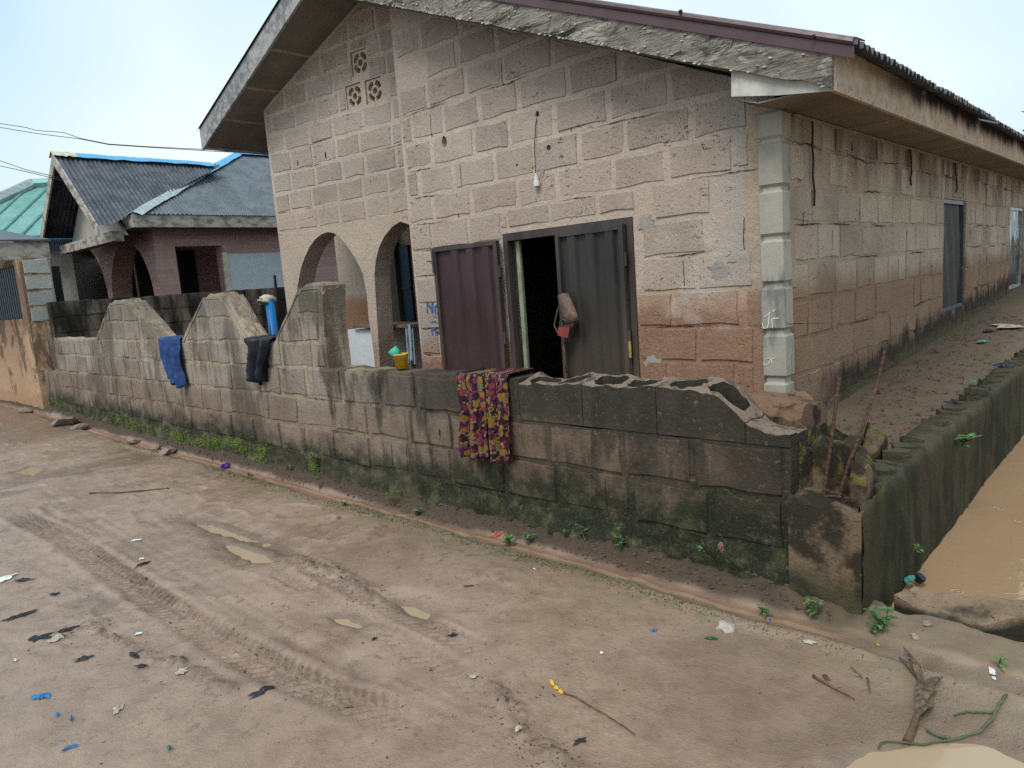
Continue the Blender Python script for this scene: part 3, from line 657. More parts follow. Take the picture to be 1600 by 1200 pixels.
for cu, cz in vent_uv:              # pierced concrete flower blocks
    lobes = []
    for q in range(4):
        a0 = q * math.pi/2 + .16; a1_ = (q + 1) * math.pi/2 - .16; pts = []
        for k in range(9):
            a = a0 + (a1_ - a0)*k/8; r = .088 + .018*abs(math.sin(2*a))**.8 - .010*(1 if k in (0, 8) else 0); pts.append((cu + r*math.cos(a), cz + r*math.sin(a)))
        for k in range(7):
            a = a1_ - (a1_ - a0)*k/6; pts.append((cu + .055*math.cos(a), cz + .055*math.sin(a)))
        lobes.append(pts)
    lobes.append([(cu + .034*math.cos(k*math.pi/6), cz + .034*math.sin(k*math.pi/6)) for k in range(12)])
    e = .002
    slab(MB(), FP, [(cu-vs_+e, cz-vz_+e), (cu+vs_-e, cz-vz_+e), (cu+vs_-e, cz+vz_-e), (cu-vs_+e, cz+vz_-e)], lobes, -.11, -.018).build('vent_block', MAT['p_mortar'], porch)
# --- side wall
wy = [(8.568, 9.60, .81, 1.988), (12.44, 13.62, .81, 1.988), (16.7, 17.8, .81, 1.988)]
hs = [circle(*FS.at(1330, 230), .022, .035)]
out = [(YF - .001, .1), (24, .1), (24, 2.44), (YF - .001, 2.44)]
side = slab(MB(), FS, out, hs + [[(a, c), (b, c), (b, d), (a, d)] for a, b, c, d in wy], -.22, .0).build('side_wall', MAT['s_mortar'], house)
rows = []; z = .24
for i in range(9): rows.append((z, z + .246)); z += .246
sb = lay_blocks(FS, rows, YF + .12, 15.5, .46, .024, .007, MAT['s_block'], side, cut=[(a-.02, b+.02, c-.02, d+.02) for a, b, c, d in wy], skip=lambda u, z, *k: rnd.random() < .06 or z > 2.42, holes=hs, jit=.007)
for a, b, c, d in wy:
    wn = empty('window', (XS, (a+b)/2, c)); adopt(wn, house); far = a > 10
    fm = MAT['whitealu'] if far else MAT['alu']; g = MB()
    for (p, q, r, s) in [(a, b, c, c+.045), (a, b, d-.045, d), (a, a+.045, c+.045, d-.045), (b-.045, b, c+.045, d-.045)]: g.box((XS-.10, p+.002, r+.002), (XS-.015, q-.002, s-.002))
    g.build('window_frame', fm, wn)
    P = [[(XS - .05 + .012*math.sin(j*1.3 + i*.6) + .006*rnd.random(), a+.04 + (b-a-.08)*j/14, c+.04 + (d-c-.08)*i/10) for j in range(15)] for i in range(11)]
    MB().grid(P).build('insect_screen', MAT['screen'] if not far else MAT['glass'], wn, True)
# --- quoins on the corner
qz = [ony(1210, p, YF)[2] for p in (150, 217, 222, 292, 297, 369, 374, 443, 448, 516, 521, 590, 596, 668)]
for i in range(0, 14, 2):
    z1, z0 = qz[i], qz[i+1]; mb = MB(); x0, x1, y0, y1 = -1.94, -1.795, YF - .03, YF + .10; e = .018
    z1 = min(z1, 2.385); j = [rnd.uniform(-.004, .004) for _ in range(6)]; x0 += j[0]; x1 += j[1]
    ring = lambda z, k: [(x0+k, y0+k, z), (x1-k, y0+k, z), (x1-k, y1, z), (x0+k, y1, z)]
    lev = [(z0, e), (z0+e, 0), (z1-e, 0), (z1, e)]; vs = [p for z, k in lev for p in ring(z, k)]
    fs = [(4*a+b, 4*a+(b+1) % 4, 4*a+4+(b+1) % 4, 4*a+4+b) for a in range(3) for b in range(4)] + [(3, 2, 1, 0), (12, 13, 14, 15)]
    mb.add(vs, fs).build('quoin', MAT['quoin'], house)
MB().box((-1.925, YF-.012, .2), (-1.812, YF+.09, 2.384)).build('corner_post', MAT['quoin'], house)
# --- interior shell so that the openings read dark
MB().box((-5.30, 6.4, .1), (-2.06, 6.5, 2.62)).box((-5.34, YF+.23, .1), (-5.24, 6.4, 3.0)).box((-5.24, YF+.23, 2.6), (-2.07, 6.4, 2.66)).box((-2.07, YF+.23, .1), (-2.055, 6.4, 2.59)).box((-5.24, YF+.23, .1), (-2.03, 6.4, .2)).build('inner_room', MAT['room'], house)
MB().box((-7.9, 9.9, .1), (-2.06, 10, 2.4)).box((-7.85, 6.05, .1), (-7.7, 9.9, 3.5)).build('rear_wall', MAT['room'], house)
# --- roof: sheets, fascias, soffits
roof = empty('roof', (RX, YV, RZ)); adopt(roof, house)
def corrugated(mb, P, amp, pitch, nrm):
    """P(s,t): s along the eave in metres from 0..L, t 0..1 up the slope"""
    P0, P1, Q0, Q1, L = P; n = int(L / pitch * 6)
    rowa, rowb = [], []
    for i in range(n + 1):
        s = i / n; off = np.array(nrm) * amp * math.sin(2*math.pi*s*L/pitch)
        rowa.append(np.array(P0) + (np.array(P1)-np.array(P0))*s + off); rowb.append(np.array(Q0) + (np.array(Q1)-np.array(Q0))*s + off)
    return mb.grid([rowa, rowb])
FH = .235
XE, XW = -1.27, -8.74
YB = 23.0
zs = lambda X: zr(X) + FH if X >= RX else zl(X) + FH
y0 = YV - .02; k = 0
while y0 < YB:
    y1 = min(y0 + 1.9, YB); dz = .012 * (k % 2) + rnd.uniform(-.006, .006)
    def tooth(mb, Xa, Xb, za, zb):
        n = int((y1 - y0) / .0875); ra, rb = [], []
        for i in range(n):
            for (q, h) in ((0, 0), (.28, .034), (.5, .034), (.78, 0)):
                yy = y0 + (i + q) * .0875; jz = rnd.uniform(-.003, .003)
                ra.append((Xa + rnd.uniform(-.006, .006), yy, za + h + dz + jz)); rb.append((Xb, yy, zb + h + dz))
        return mb.grid([ra, rb])
    tooth(MB(), XE, RX, zs(XE) + .004, zs(RX) + .004).build('roof_sheet', MAT['sheet'], roof, thick=.004)
    tooth(MB(), XW, RX, zs(XW) + .004, zs(RX) + .004).build('roof_sheet', MAT['sheet'], roof, thick=.004)
    y0 = y1; k += 1
def rake(mb, Xa, Xb, low, rag=0.0, yf=YV, th=.03, hi=FH, nseg=60):
    zf = lambda X: zr(X) if X >= RX else zl(X); top, bot = [], []
    for i in range(nseg + 1):
        X = Xa + (Xb - Xa)*i/nseg; top.append((X, zf(X) + hi)); bot.append((X, zf(X) + low + (rag*max(0, rnd.gauss(.4, .8)) + rag*2.5*max(0, (X+2.2)) if rag else 0)))
    vs = []
    for y in (yf, yf + th): vs += [(X, y, z) for X, z in top] + [(X, y, z) for X, z in bot]
    m = nseg + 1; fs = []
    for i in range(nseg):
        fs += [(i, m+i, m+i+1, i+1), (2*m+i, 2*m+i+1, 3*m+i+1, 3*m+i), (i, i+1, 2*m+i+1, 2*m+i), (m+i, 3*m+i, 3*m+i+1, m+i+1)]
    fs += [(0, 2*m, 3*m, m), (nseg, m+nseg, 3*m+nseg, 2*m+nseg)]
    return mb.add(vs, fs)
rake(MB(), RX + .005, -1.40, 0, .007).build('gable_fascia', MAT['peel'], roof)
rake(MB(), -8.70, RX - .005, 0, 0).build('gable_fascia', MAT['greyboard'], roof)
# lifted flakes along the rotten lower edge
fk = MB()
for i in range(170):
    X = rnd.choice([rnd.gauss(-4.4, .5), rnd.gauss(-3.0, .5), rnd.uniform(-5.6, -1.42)]); X = min(X, -1.45); v = rnd.random()**4.5; z = zr(X) + .005 + v*.17; s = rnd.uniform(.004, .015)*(1.2 - v*.4); a = rnd.uniform(-.5, .2)
    y = YV - .003; c = [(X-s, y, z), (X+s*.2, y-rnd.uniform(.004, .016), z-s*.5+a*.01), (X+s*1.3, y-.002, z+s*.1-SLR*s), (X+s*.1, y-.001, z+s*.4)]
    fk.add(c, [(0, 1, 2, 3)])
MAT['flake'] = plain('flake', (.40, .385, .34), .9, var=.4, scale=30)
tag(fk.build('paint_flakes', MAT['flake'], roof, thick=.002), kind='stuff')
# maroon verge trim: lower lip, roll, top flange
prof = [(-.012, .178), (-.014, .235), (-.026, .242), (-.034, .255), (-.028, .27), (-.012, .277), (.02, .285), (.16, .295), (.16, .289), (0, .275)]
P = []
for X in (-1.285, -3.2, RX):
    P.append([(X, YV + py, zr(X) + pz) for py, pz in prof])
MB().grid(P).build('verge_trim', MAT['maroon'], roof, thick=.003)
for px, py in ((1064, 18), (1272, 57)):
    p = ony(px, py, YV - .03); MB().tube([p, p + np.array([0, -.018, -.004])], [.012, .009], 8).build('roofing_nail', MAT['wire'], roof)
# side fascia and soffits
MB().box((-1.425, YV + .031, 2.362), (-1.40, 11.9, 2.60)).build('eave_fascia', MAT['stainboard'], roof)
MB().box((-1.425, 11.903, 2.366), (-1.40, YB, 2.60)).build('eave_fascia', MAT['stainboard'], roof)
y = YF - .03
while y < YB:
    e = min(y + 1.21, YB); MB().box((XS + .001, y + .004, 2.386), (-1.426, e - .004, 2.394)).build('soffit_panel', MAT['soffit'], roof)
    MB().box((XS + .002, e - .012, 2.380), (-1.427, e + .012, 2.3855)).build('soffit_batten', MAT['batten'], roof); y = e
MB().box((XS + .001, YF + .2, 2.366), (XS + .03, YB, 2.3795)).build('soffit_trim', MAT['batten'], roof)
p = [ony(*q, YV + .035) for q in ((1143, 100), (1143, 151), (1215, 149), (1300, 142), (1300, 90))]
vs = [(q[0], YV + yy, q[2]) for yy in (.032, .05) for q in p]
MB().add(vs, [(0, 1, 2, 3, 4), (9, 8, 7, 6, 5)] + [(i, i+5, (i+1) % 5+5, (i+1) % 5) for i in range(5)]).build('eave_end_board', MAT['whiteboard'], roof)
MB().hexa([(-1.97, YV+.051, 2.438), (XS-.001, YV+.051, 2.388), (XS-.001, YF-.001, 2.388), (-1.97, YF-.001, 2.438), (-1.97, YV+.051, 2.446), (XS-.001, YV+.051, 2.396), (XS-.001, YF-.001, 2.396), (-1.97, YF-.001, 2.446)]).build('soffit_panel', MAT['soffit'], roof)
MB().box((XS+.001, YV+.051, 2.386), (-1.426, YF-.034, 2.394)).build('soffit_panel', MAT['soffit'], roof)
# sloped soffits under the gable
Xs_ = [-8.66, -8.12, -7.55, -6.95, RX]
for i in range(4):
    a, b = Xs_[i] + (.004 if i else 0), Xs_[i+1] - .004
    MB().hexa([(a, YV+.031, zl(a)+.012), (b, YV+.031, zl(b)+.012), (b, YF+.5, zl(b)+.012), (a, YF+.5, zl(a)+.012), (a, YV+.031, zl(a)+.02), (b, YV+.031, zl(b)+.02), (b, YF+.5, zl(b)+.02), (a, YF+.5, zl(a)+.02)]).build('soffit_panel', MAT['psoffit'], roof)
    if i: MB().hexa([(q[0], q[1], zl(q[0]) + q[2]) for q in [(a-.016, YV+.032, .002), (a+.012, YV+.032, .002), (a+.012, 4.7, .002), (a-.016, 4.7, .002), (a-.016, YV+.032, .011), (a+.012, YV+.032, .011), (a+.012, 4.7, .011), (a-.016, 4.7, .011)]]).build('soffit_batten', MAT['batten'], roof)
Xs_ = [RX, -5.0, -3.8, -2.6, -1.96]
for i in range(4):
    a, b = Xs_[i] + .004, Xs_[i+1] - .004
    MB().hexa([(a, YV+.031, zr(a)+.012), (b, YV+.031, zr(b)+.012), (b, YF+.5, zr(b)+.012), (a, YF+.5, zr(a)+.012), (a, YV+.031, zr(a)+.02), (b, YV+.031, zr(b)+.02), (b, YF+.5, zr(b)+.02), (a, YF+.5, zr(a)+.02)]).build('soffit_panel', MAT['psoffit'], roof)
MB().hexa([(-8.66, YF+.5, zl(-8.66)+.012), (RX, YF+.5, RZ+.012), (RX, YB, RZ+.012), (-8.66, YB, zl(-8.66)+.012), (-8.66, YF+.5, zl(-8.66)+.02), (RX, YF+.5, RZ+.02), (RX, YB, RZ+.02), (-8.66, YB, zl(-8.66)+.02)]).build('ceiling', MAT['room'], roof)
MB().hexa([(RX, YF+.5, RZ+.012), (XS, YF+.5, zr(XS)+.012), (XS, YB, zr(XS)+.012), (RX, YB, RZ+.012), (RX, YF+.5, RZ+.02), (XS, YF+.5, zr(XS)+.02), (XS, YB, zr(XS)+.02), (RX, YB, RZ+.02)]).build('ceiling', MAT['room'], roof)
MB().box((-8.69, YV+.031, zl(-8.69)), (-8.665, YB, zl(-8.69)+FH)).build('eave_fascia', MAT['greyboard'], roof)

# --- door: frame, two corrugated steel leaves
MAT['stripy'] = plain('yellow_strip', (.38, .26, .05), .6)
door = empty('door', ((dl+dr)/2, YF, .2)); adopt(door, house)
g = MB(); g.box((dl+.002, YF-.012, .2), (dl+.05, YF+.06, dtop-.002)).box((dr-.05, YF-.012, .2), (dr-.002, YF+.06, dtop-.002)).box((dl+.05, YF-.010, dtop-.062), (dr-.05, YF+.058, dtop-.003))
g.build('door_frame', MAT['door_f'], door)
MB().box((dl+.085, YF+.05, .2), (dl+.125, YF+.07, dtop-.07)).build('inner_frame', MAT['greenframe'], door)
pass
def leaf(name, label, hx, hy, ang, width, sgn, zt, zb, mat):
    """leaf hinged at (hx,hy); ang = direction from hinge to free edge in the plan"""
    o = empty(name, (hx, hy, zb)); adopt(o, door); tag(o, label)
    d = np.array([math.cos(ang), math.sin(ang), 0]); nn = np.array([d[1], -d[0], 0]) * sgn     # nn: face seen from the street
    H = np.array([hx, hy, 0]); q = lambda s, n, z: H + d*s + nn*n + np.array([0, 0, z])
    def bar(mb, s0, s1, z0, z1, n0, n1): mb.hexa([q(s0, n0, z0), q(s1, n0, z0), q(s1, n1, z0), q(s0, n1, z0), q(s0, n0, z1), q(s1, n0, z1), q(s1, n1, z1), q(s0, n1, z1)])
    m = MB(); fw = .036
    bar(m, 0, fw, zb, zt, -.02, .022); bar(m, width-fw, width, zb, zt, -.02, .022); bar(m, fw, width-fw, zt-fw, zt, -.019, .021); bar(m, fw, width-fw, zb, zb+fw, -.019, .021)
    m.build('leaf_frame', MAT['door_f'], o)
    prof = [(fw, -.012)]; s = fw + .05
    while s < width - fw - .1:
        prof += [(s, -.012), (s+.016, .014), (s+.085, .014), (s+.101, -.012)]; s += .185
    prof += [(width-fw, -.012)]
    MB().grid([[q(a, b, zz) for a, b in prof] for zz in (zb+.03, (zb+zt)/2, zt-.03)]).build('sheet_panel', mat, o, thick=.002)
    for zz in (zt-.25, (zb+zt)/2, zb+.25): MB().tube([q(-.008, .012, zz-.05), q(-.008, .012, zz+.05)], .011, 8).build('hinge', MAT['door_f'], o)
    return o, q
angL = math.atan2(-.045, -1.0)
lf, ql = leaf('door_leaf', 'maroon door leaf swung open flat against the wall', dl-.002, YF-.07, angL, .765, -1, 1.825, .2, MAT['door_m'])
MB().tube([ql(.757, .03, 1.80), ql(.757, .03, 1.60)], .012, 8).tube([ql(.742, .03, 1.70), ql(.83, .035, 1.715)], .006, 6).build('bolt', MAT['door_f'], lf)
angR = math.atan2(.075, -1.0)
rf, qr = leaf('door_leaf', 'dusty grey door leaf standing ajar', dr-.055, YF-.035, angR, .665, -1, dtop-.045, .2, MAT['door_g'])
pz = [1.02, 1.0, .9, .8, .79]; MB().tube([qr(.615, .022, .98), qr(.60, .07, .97), qr(.585, .075, .90), qr(.585, .075, .80), qr(.60, .07, .745), qr(.615, .022, .735)], .008, 8).build('pull_handle', MAT['door_f'], rf)
MB().hexa([qr(-.03, .024, .87), qr(-.008, .024, .87), qr(-.008, .028, .87), qr(-.03, .028, .87), qr(-.03, .024, .99), qr(-.008, .024, .99), qr(-.008, .028, .99), qr(-.03, .028, .99)]).build('yellow_strip', MAT['stripy'], rf)
# worn leather pouch hung on the leaf, red padlock below it
pc = ony(884, 488, YF - .10); pouch = tag(empty('leather_pouch', pc), 'worn brown leather flap hanging from the edge of the grey door leaf', 'pouch')
def pth(px, py, n): p = ony(px, py, YF - n); return p
rowsP = [[(872, 462, .07), (880, 458, .09), (888, 459, .08)], [(874, 478, .08), (886, 472, .12), (895, 474, .10)], [(877, 494, .08), (890, 488, .14), (902, 490, .11)], [(880, 508, .07), (893, 503, .15), (904, 500, .12)]]
MB().grid([[pth(*q) for q in r] for r in rowsP]).build('flap', MAT['leather'], pouch, True, .008)
rowsP = [[(880, 506, .06), (888, 496, .10), (896, 498, .13), (905, 501, .10)], [(881, 514, .06), (887, 515, .10), (893, 514, .12), (899, 508, .09)]]
MB().grid([[pth(*q) for q in r] for r in rowsP]).build('cuff', MAT['leather'], pouch, True, .008)
MB().tube([pth(880, 462, .06), pth(871, 485, .07), pth(866, 508, .07), pth(871, 520, .07)], .005, 6).build('strap', MAT['leather'], pouch)
lk = pth(880, 520, .10); lock = tag(empty('padlock', lk), 'small red padlock hanging below the leather flap on the grey door', 'padlock')
b = MB(); c8 = [(872, 511, .09), (890, 511, .09), (887, 528, .09), (871, 524, .09)]; b.hexa([pth(x, y, .085) for x, y, _ in c8] + [pth(x, y, .125) for x, y, _ in c8]); b.build('lock_body', MAT['redlock'], lock)
MB().tube([pth(875, 512, .105), pth(874, 503, .105), pth(880, 499, .105), pth(886, 503, .105), pth(886, 512, .105)], .004, 6).build('shackle', MAT['alu'], lock)
# --- lettering and chalk marks
def stroke(mb, fr, pts, wd, n):
    P = [fr.at(*p, n) for p in pts]
    for (a, b) in zip(P[:-1], P[1:]):
        dx, dz = b[0]-a[0], b[1]-a[1]; L = math.hypot(dx, dz) + 1e-6; ex, ez = dx/L*wd*.35, dz/L*wd*.35; nx, nz = -dz/L*wd/2*rnd.uniform(.75, 1.3), dx/L*wd/2*rnd.uniform(.75, 1.3); n += .0002
        mb.add([fr.p(a[0]-ex+nx, a[1]-ez+nz, n), fr.p(a[0]-ex-nx, a[1]-ez-nz, n), fr.p(b[0]+ex-nx, b[1]+ez-nz, n), fr.p(b[0]+ex+nx, b[1]+ez+nz, n)], [(0, 1, 2, 3)])
    return mb
m = MB(); stroke(m, FR, [(668, 488), (667, 472), (671, 478), (676, 489), (675, 472)], .022, .013); stroke(m, FR, [(686, 479), (683, 476), (680, 480), (680, 488), (683, 491), (686, 488), (687, 480)], .020, .0145)
m.build('painted_letters', MAT['bluepaint'], front)
m = MB(); stroke(m, FR, [(673, 503), (676, 523)], .022, .013); stroke(m, FR, [(673, 505), (680, 503), (682, 509), (678, 514), (675, 514)], .02, .0145); stroke(m, FR, [(680, 519), (685, 518)], .02, .016); m.build('painted_letters', MAT['bluepaint'], front)
FQ = Frame((0, YF - .03, 0), (1, 0, 0), (0, -1, 0))
m = MB(); stroke(m, FQ, [(1202, 488), (1201, 505), (1199, 512), (1193, 513), (1191, 505)], .006, .003); stroke(m, FQ, [(1195, 495), (1203, 489)], .006, .004); stroke(m, FQ, [(1207, 512), (1206, 498), (1217, 497)], .006, .003); stroke(m, FQ, [(1206, 487), (1208, 484), (1209, 487), (1212, 483)], .004, .004); m.build('chalk_marks', MAT['chalk'], house)
m = MB(); stroke(m, FQ, [(1204, 560), (1202, 567), (1195, 571), (1193, 567)], .006, .003); stroke(m, FQ, [(1198, 560), (1204, 559)], .005, .004); stroke(m, FQ, [(1206, 567), (1206, 561), (1211, 559)], .005, .003); m.build('chalk_marks', MAT['chalk'], house)
# --- lamp holder on a wire
lp = ony(839, 280, YF - .02); lamp = tag(empty('lamp_holder', lp), 'white bulb holder dangling on a thin wire from a hole above the door', 'lamp holder')
MB().tube([ony(840, 178, YF + .01), ony(837, 195, YF - .02), ony(835, 230, YF - .022), ony(837, 272, YF - .025)], .0035, 6).build('wire', MAT['wire'], lamp)
a, b = ony(837.5, 271, YF - .03), ony(839, 291, YF - .03)
MB().tube([a, a + (b-a)*.25, a + (b-a)*.3, a + (b-a)*.62, a + (b-a)*.66, b], [.010, .011, .018, .020, .026, .027], 12).build('socket', MAT['lampwhite'], lamp)
# cables down the side wall
for px in ((1268, 180, 1272, 322), (1422, 225, 1424, 290), (1492, 255, 1495, 300)):
    cb = tag(empty('wall_cable', onx(px[0], px[1], XS)), {1268: 'dark cable hanging down the side wall nearest the corner quoins', 1422: 'short dark cable on the side wall left of the first window', 1492: 'dark cable running up the side wall above the first window'}[px[0]], 'cable')
    P = [onx(px[0] + (px[2]-px[0])*k/6 + rnd.uniform(-1.5, 1.5), px[1] + (px[3]-px[1])*k/6, XS + .02) for k in range(7)]; MB().tube(P, .007, 6).build('cable_run', MAT['wire'], cb)
# --- porch: inner wall with blue door, floor
FI = Frame((0, 6.15, 0), (1, 0, 0), (0, -1, 0))
inner = slab(MB(), FI, [(-9.2, .1), (-5.36, .1), (-5.36, 3.2), (-9.2, 3.2)], [], -.2, 0).build('porch_inner_wall', MAT['iblock'], house)
rows = [(z, z + .24) for z in np.arange(.3, 3.1, .24)]
bu0, bz1 = FI.at(598, 388); bu1, bz0 = FI.at(650, 520)
lay_blocks(FI, rows, -8.2, -5.4, .46, .03, .006, MAT['iblock'], inner, cut=[(bu0-.02, bu1+.05, 0, bz1+.03)])
bd = empty('blue_door', ((bu0+bu1)/2, 6.13, .2)); adopt(bd, house)
MB().box((bu0, 6.105, .2), (bu1+.04, 6.145, bz1)).build('door_sheet', MAT['bluedoor'], bd); MB().box((bu0+.12, 6.09, .2), (bu0+.15, 6.104, bz1-.05)).box((bu0, 6.088, 1.47), (bu1+.04, 6.104, 1.50)).build('door_ribs', MAT['bluedoor'], bd)
k = FI.at(605, 462); MB().box((k[0], 6.08, k[1]-.06), (k[0]+.07, 6.0875, k[1]+.06)).build('sticker', MAT['paper'], bd)
MB().box((-7.9, 4.75, .1), (-5.36, 6.14, .3)).build('porch_floor', MAT['room'], house)
MB().box((-7.9, 4.8, 2.75), (-5.36, 6.14, 2.8)).build('porch_ceiling', MAT['psoffit'], house)
# white chest under a plank counter, cloth, bucket
k0, k1 = ony(549, 570, 5.0), ony(575, 512, 5.0); cx0, cx1 = k0[0], ony(608, 540, 5.0)[0]
ch = tag(empty('white_cabinet', ((cx0+cx1)/2, 5.2, .3)), 'white enamel cabinet standing in the porch behind the slim arch pillar', 'cabinet')
MB().box((cx0, 5.0, .45), (cx1, 5.5, k1[2]-.02)).build('cabinet_body', MAT['white'], ch)
for xx in (cx0+.02, cx1-.05): MB().box((xx, 5.02, .3), (xx+.03, 5.05, .449)).build('leg', MAT['wood'], ch)
tb = tag(empty('plank_counter', (-6.2, 5.2, .3)), 'weathered plank counter top laid over the white cabinet in the porch', 'counter')
c0, c1 = ony(549, 505, 4.95)[0], ony(638, 505, 4.95)[0]
MB().box((c0, 4.95, k1[2]), (c1, 5.15, k1[2]+.03)).build('plank', MAT['wood'], tb); MB().box((c0-.02, 5.16, k1[2]+.002), (c1-.03, 5.4, k1[2]+.032)).build('plank', MAT['wood'], tb); MB().box((c1-.08, 4.97, .3), (c1-.03, 5.02, k1[2]-.001)).build('leg', MAT['wood'], tb)
def drape(name, label, cat, fr, u0, u1, ztop, zbot, mat, thick=.2, folds=4, amp=.02, back=.12, hem=.04, taper=0.0, seed=1, group=None, ztop2=None, out=.0, skew=0.0):
    r = random.Random(seed); nu, nv = 40, 34; ph = [r.uniform(0, 6.28) for _ in range(4)]; uvs = []
    P = []
    for j in range(nv + 1):
        row = []
        for i in range(nu + 1):
            a = i / nu; top = ztop + ((ztop2 - ztop)*a if ztop2 is not None else 0); zb = zbot + hem*math.sin(a*7 + ph[0])*.4 + hem*.3*math.sin(a*17 + ph[1]) + (hem*7*(a-.62)**2 if hem > .04 else 0)
            q_ = a + .05*math.sin(j*.21 + ph[0]); fl = 1.4 - 2.4*abs(math.sin(q_*folds*3.14 + ph[2])) + .5*math.sin(q_*folds*11 + ph[3]) + .08*math.sin(j*.7 + a*9)
            if j < 7:           # back flap and over the top
                s = j / 6
                if s < .5: n = -thick - .012; z = top - back*(1 - s*2)
                else: n = -thick - .012 + (thick + .024)*(s-.5)*2; z = top + .012 + .008*fl*.5
                v = s*.2
            else:
                s = (j - 6) / (nv - 6); n = .014 + out*s + amp*(.35 + .65*s)*(fl*.5 + .7); z = top + .008 - (top - zb)*s; v = .2 + s*.8
            w = 1 - taper*max(0, (j-6)/(nv-6)); u = u0 + (u1-u0)*(.5 + (a-.5)*w) + skew*max(0, (j-6)/(nv-6)) + .006*math.sin(v*9 + ph[1])
            row.append(fr.p(u, z, n)); uvs.append((a*(u1-u0)*3.0 + seed, v*(ztop-zbot)*3.0))
        P.append(row)
    o = MB().grid(P).build(name, mat, None, True, .004)
    uvl = o.data.uv_layers.new(name='UVMap')
    for l in o.data.loops: uvl.data[l.index].uv = uvs[l.vertex_index]
    return tag(o, label, cat, group)

# ------------------------------------------------------------------ street wall of the compound
YW = 2.985
FW = Frame((0, YW, 0), (1, 0, 0), (0, -1, 0)); TH = .2
wall = tag(empty('compound_wall', (-6, YW, 0)), 'low mossy block wall along the street with three cut-off triangular teeth', 'wall')
w_ = lambda x, y: FW.at(x, y)
t1 = [w_(150, 536), w_(171, 474), w_(198, 471), w_(251, 538)]; t2 = [w_(284, 538), w_(317, 465), w_(347, 462), w_(389, 536)]; t3 = [w_(430, 534), w_(466, 450), w_(504, 446), w_(507, 533)]
xl = w_(85, 535)[0]; xe = -1.20; zt = .93; zj = 1.135; xb = w_(810, 600)[0]
out = [(xl, .0), (xe, 0), (xe, .69), (xb, .69), (xb, zt), (w_(514, 577)[0], zt), (w_(514, 577)[0], zj+.03), (t3[3][0], zj + .03), (t3[2][0], t3[2][1]), t3[1], (t3[0][0], zj), (t2[3][0], zj), t2[2], t2[1], (t2[0][0], zj), (t1[3][0], zj), t1[2], t1[1], (t1[0][0], zj), (xl, zj + .02)]
def rough_line(pts, jit, step=.09):
    o = []
    for i in range(len(pts)):
        p, q = pts[i], pts[(i+1) % len(pts)]; L = math.hypot(q[0]-p[0], q[1]-p[1]); k = max(1, int(L/step))
        for j in range(k): t_ = j/k; o.append((p[0]+(q[0]-p[0])*t_ + (rnd.uniform(-jit, jit) if j else 0), p[1]+(q[1]-p[1])*t_ + (rnd.uniform(-jit, jit) if j else 0)))
    return o
core = slab(MB(), FW, rough_line(out, .007), [], -TH, 0).build('mortar_core', MAT['y_mortar'], wall)
hw = [circle(*w_(690, 677), .012, .03), circle(*w_(496, 532), .05, .012)]
rows = [(.22, .455), (.455, .69), (.69, .93)]
lay_blocks(FW, rows[:2], xl + .02, xe - .02, .45, .028, .012, MAT['y_block'], wall, holes=hw, jit=.008)
lay_blocks(FW, rows[2:], xl + .02, xb - .02, .45, .026, .011, MAT['y_block'], wall, holes=hw, jit=.008)
lay_blocks(FW, [(.93, 1.135)], xl + .02, w_(512, 577)[0], .42, .022, .008, MAT['y_block'], wall, jit=.008)
for tt in (t1, t2, t3):
    ks = [(-1, 0, -tt[1][0] + .04)] ; (u0, z0), (u1, z1), (u2, z2), (u3, z3) = tt
    keep = [(-(z1-z0), (u1-u0), -(z1-z0)*u0 + (u1-u0)*z0 - .03), ((z2-z3), (u3-u2), (z2-z3)*u3 + (u3-u2)*z3 - .03), (0, 1, min(z1, z2) - .03)]
    lay_blocks(FW, [(1.135, 1.35), (1.35, 1.57)], u0, u3, .42, .022, .008, MAT['y_block'], wall, keep=keep, jit=.008)
# mossy foot of the wall: lumpy render and soil
us = np.arange(xl, xe + .02, .03); zz = np.linspace(-.02, .27, 14)
UU, ZZ = np.meshgrid(us, zz); NN = .012 + fbm(UU*6, ZZ*6, 4, 7, .62) * .045 + sstep(ZZ, .16, 0) * .03; NN = np.where(ZZ > .25, -.01, NN) - sstep(ZZ + fbm(UU*3, ZZ*0, 2, 8)*.12, .17, .26) * .05
mobj('mossy_foot', [(u, YW - n, z) for u, n, z in zip(UU.ravel(), NN.ravel(), ZZ.ravel())], [(i*len(us)+j, i*len(us)+j+1, (i+1)*len(us)+j+1, (i+1)*len(us)+j) for i in range(13) for j in range(len(us)-1)], MAT['y_mortar'], wall, True)
def plan_extrude(mb, outer, holes, z0, top, step=.035):
    """hollow block from its plan; top(x,y) gives the broken upper edge"""
    dense = lambda l: [(l[i][0]+(l[(i+1) % len(l)][0]-l[i][0])*j/k, l[i][1]+(l[(i+1) % len(l)][1]-l[i][1])*j/k) for i in range(len(l)) for k in [max(1, int(math.hypot(l[(i+1) % len(l)][0]-l[i][0], l[(i+1) % len(l)][1]-l[i][1])/step))] for j in range(k)]
    loops, V2, Tr = tri_shape(dense(outer), [dense(h) for h in holes])
    mb.add([(x, y, top(x, y)) for x, y in V2], Tr); mb.ntop = len(Tr)
    for l in loops:
        m = len(l); vs = [(x, y, top(x, y)) for x, y in l] + [(x, y, z0) for x, y in l]; mb.add(vs, [(i, m+i, m+(i+1) % m, (i+1) % m) for i in range(m)])
    return mb
nz = lambda x, y, s=3, a=.03, k=14: float(fbm(np.array([x*k]), np.array([y*k]), 3, s, .6)[0]) * a
prf = [(x, w_(px, py)[1]) for px, py in ((800, 598), (900, 600), (985, 602), (1060, 606), (1105, 612), (1150, 640), (1170, 662), (1195, 676), (1245, 684)) for x in [w_(px, py)[0]]]
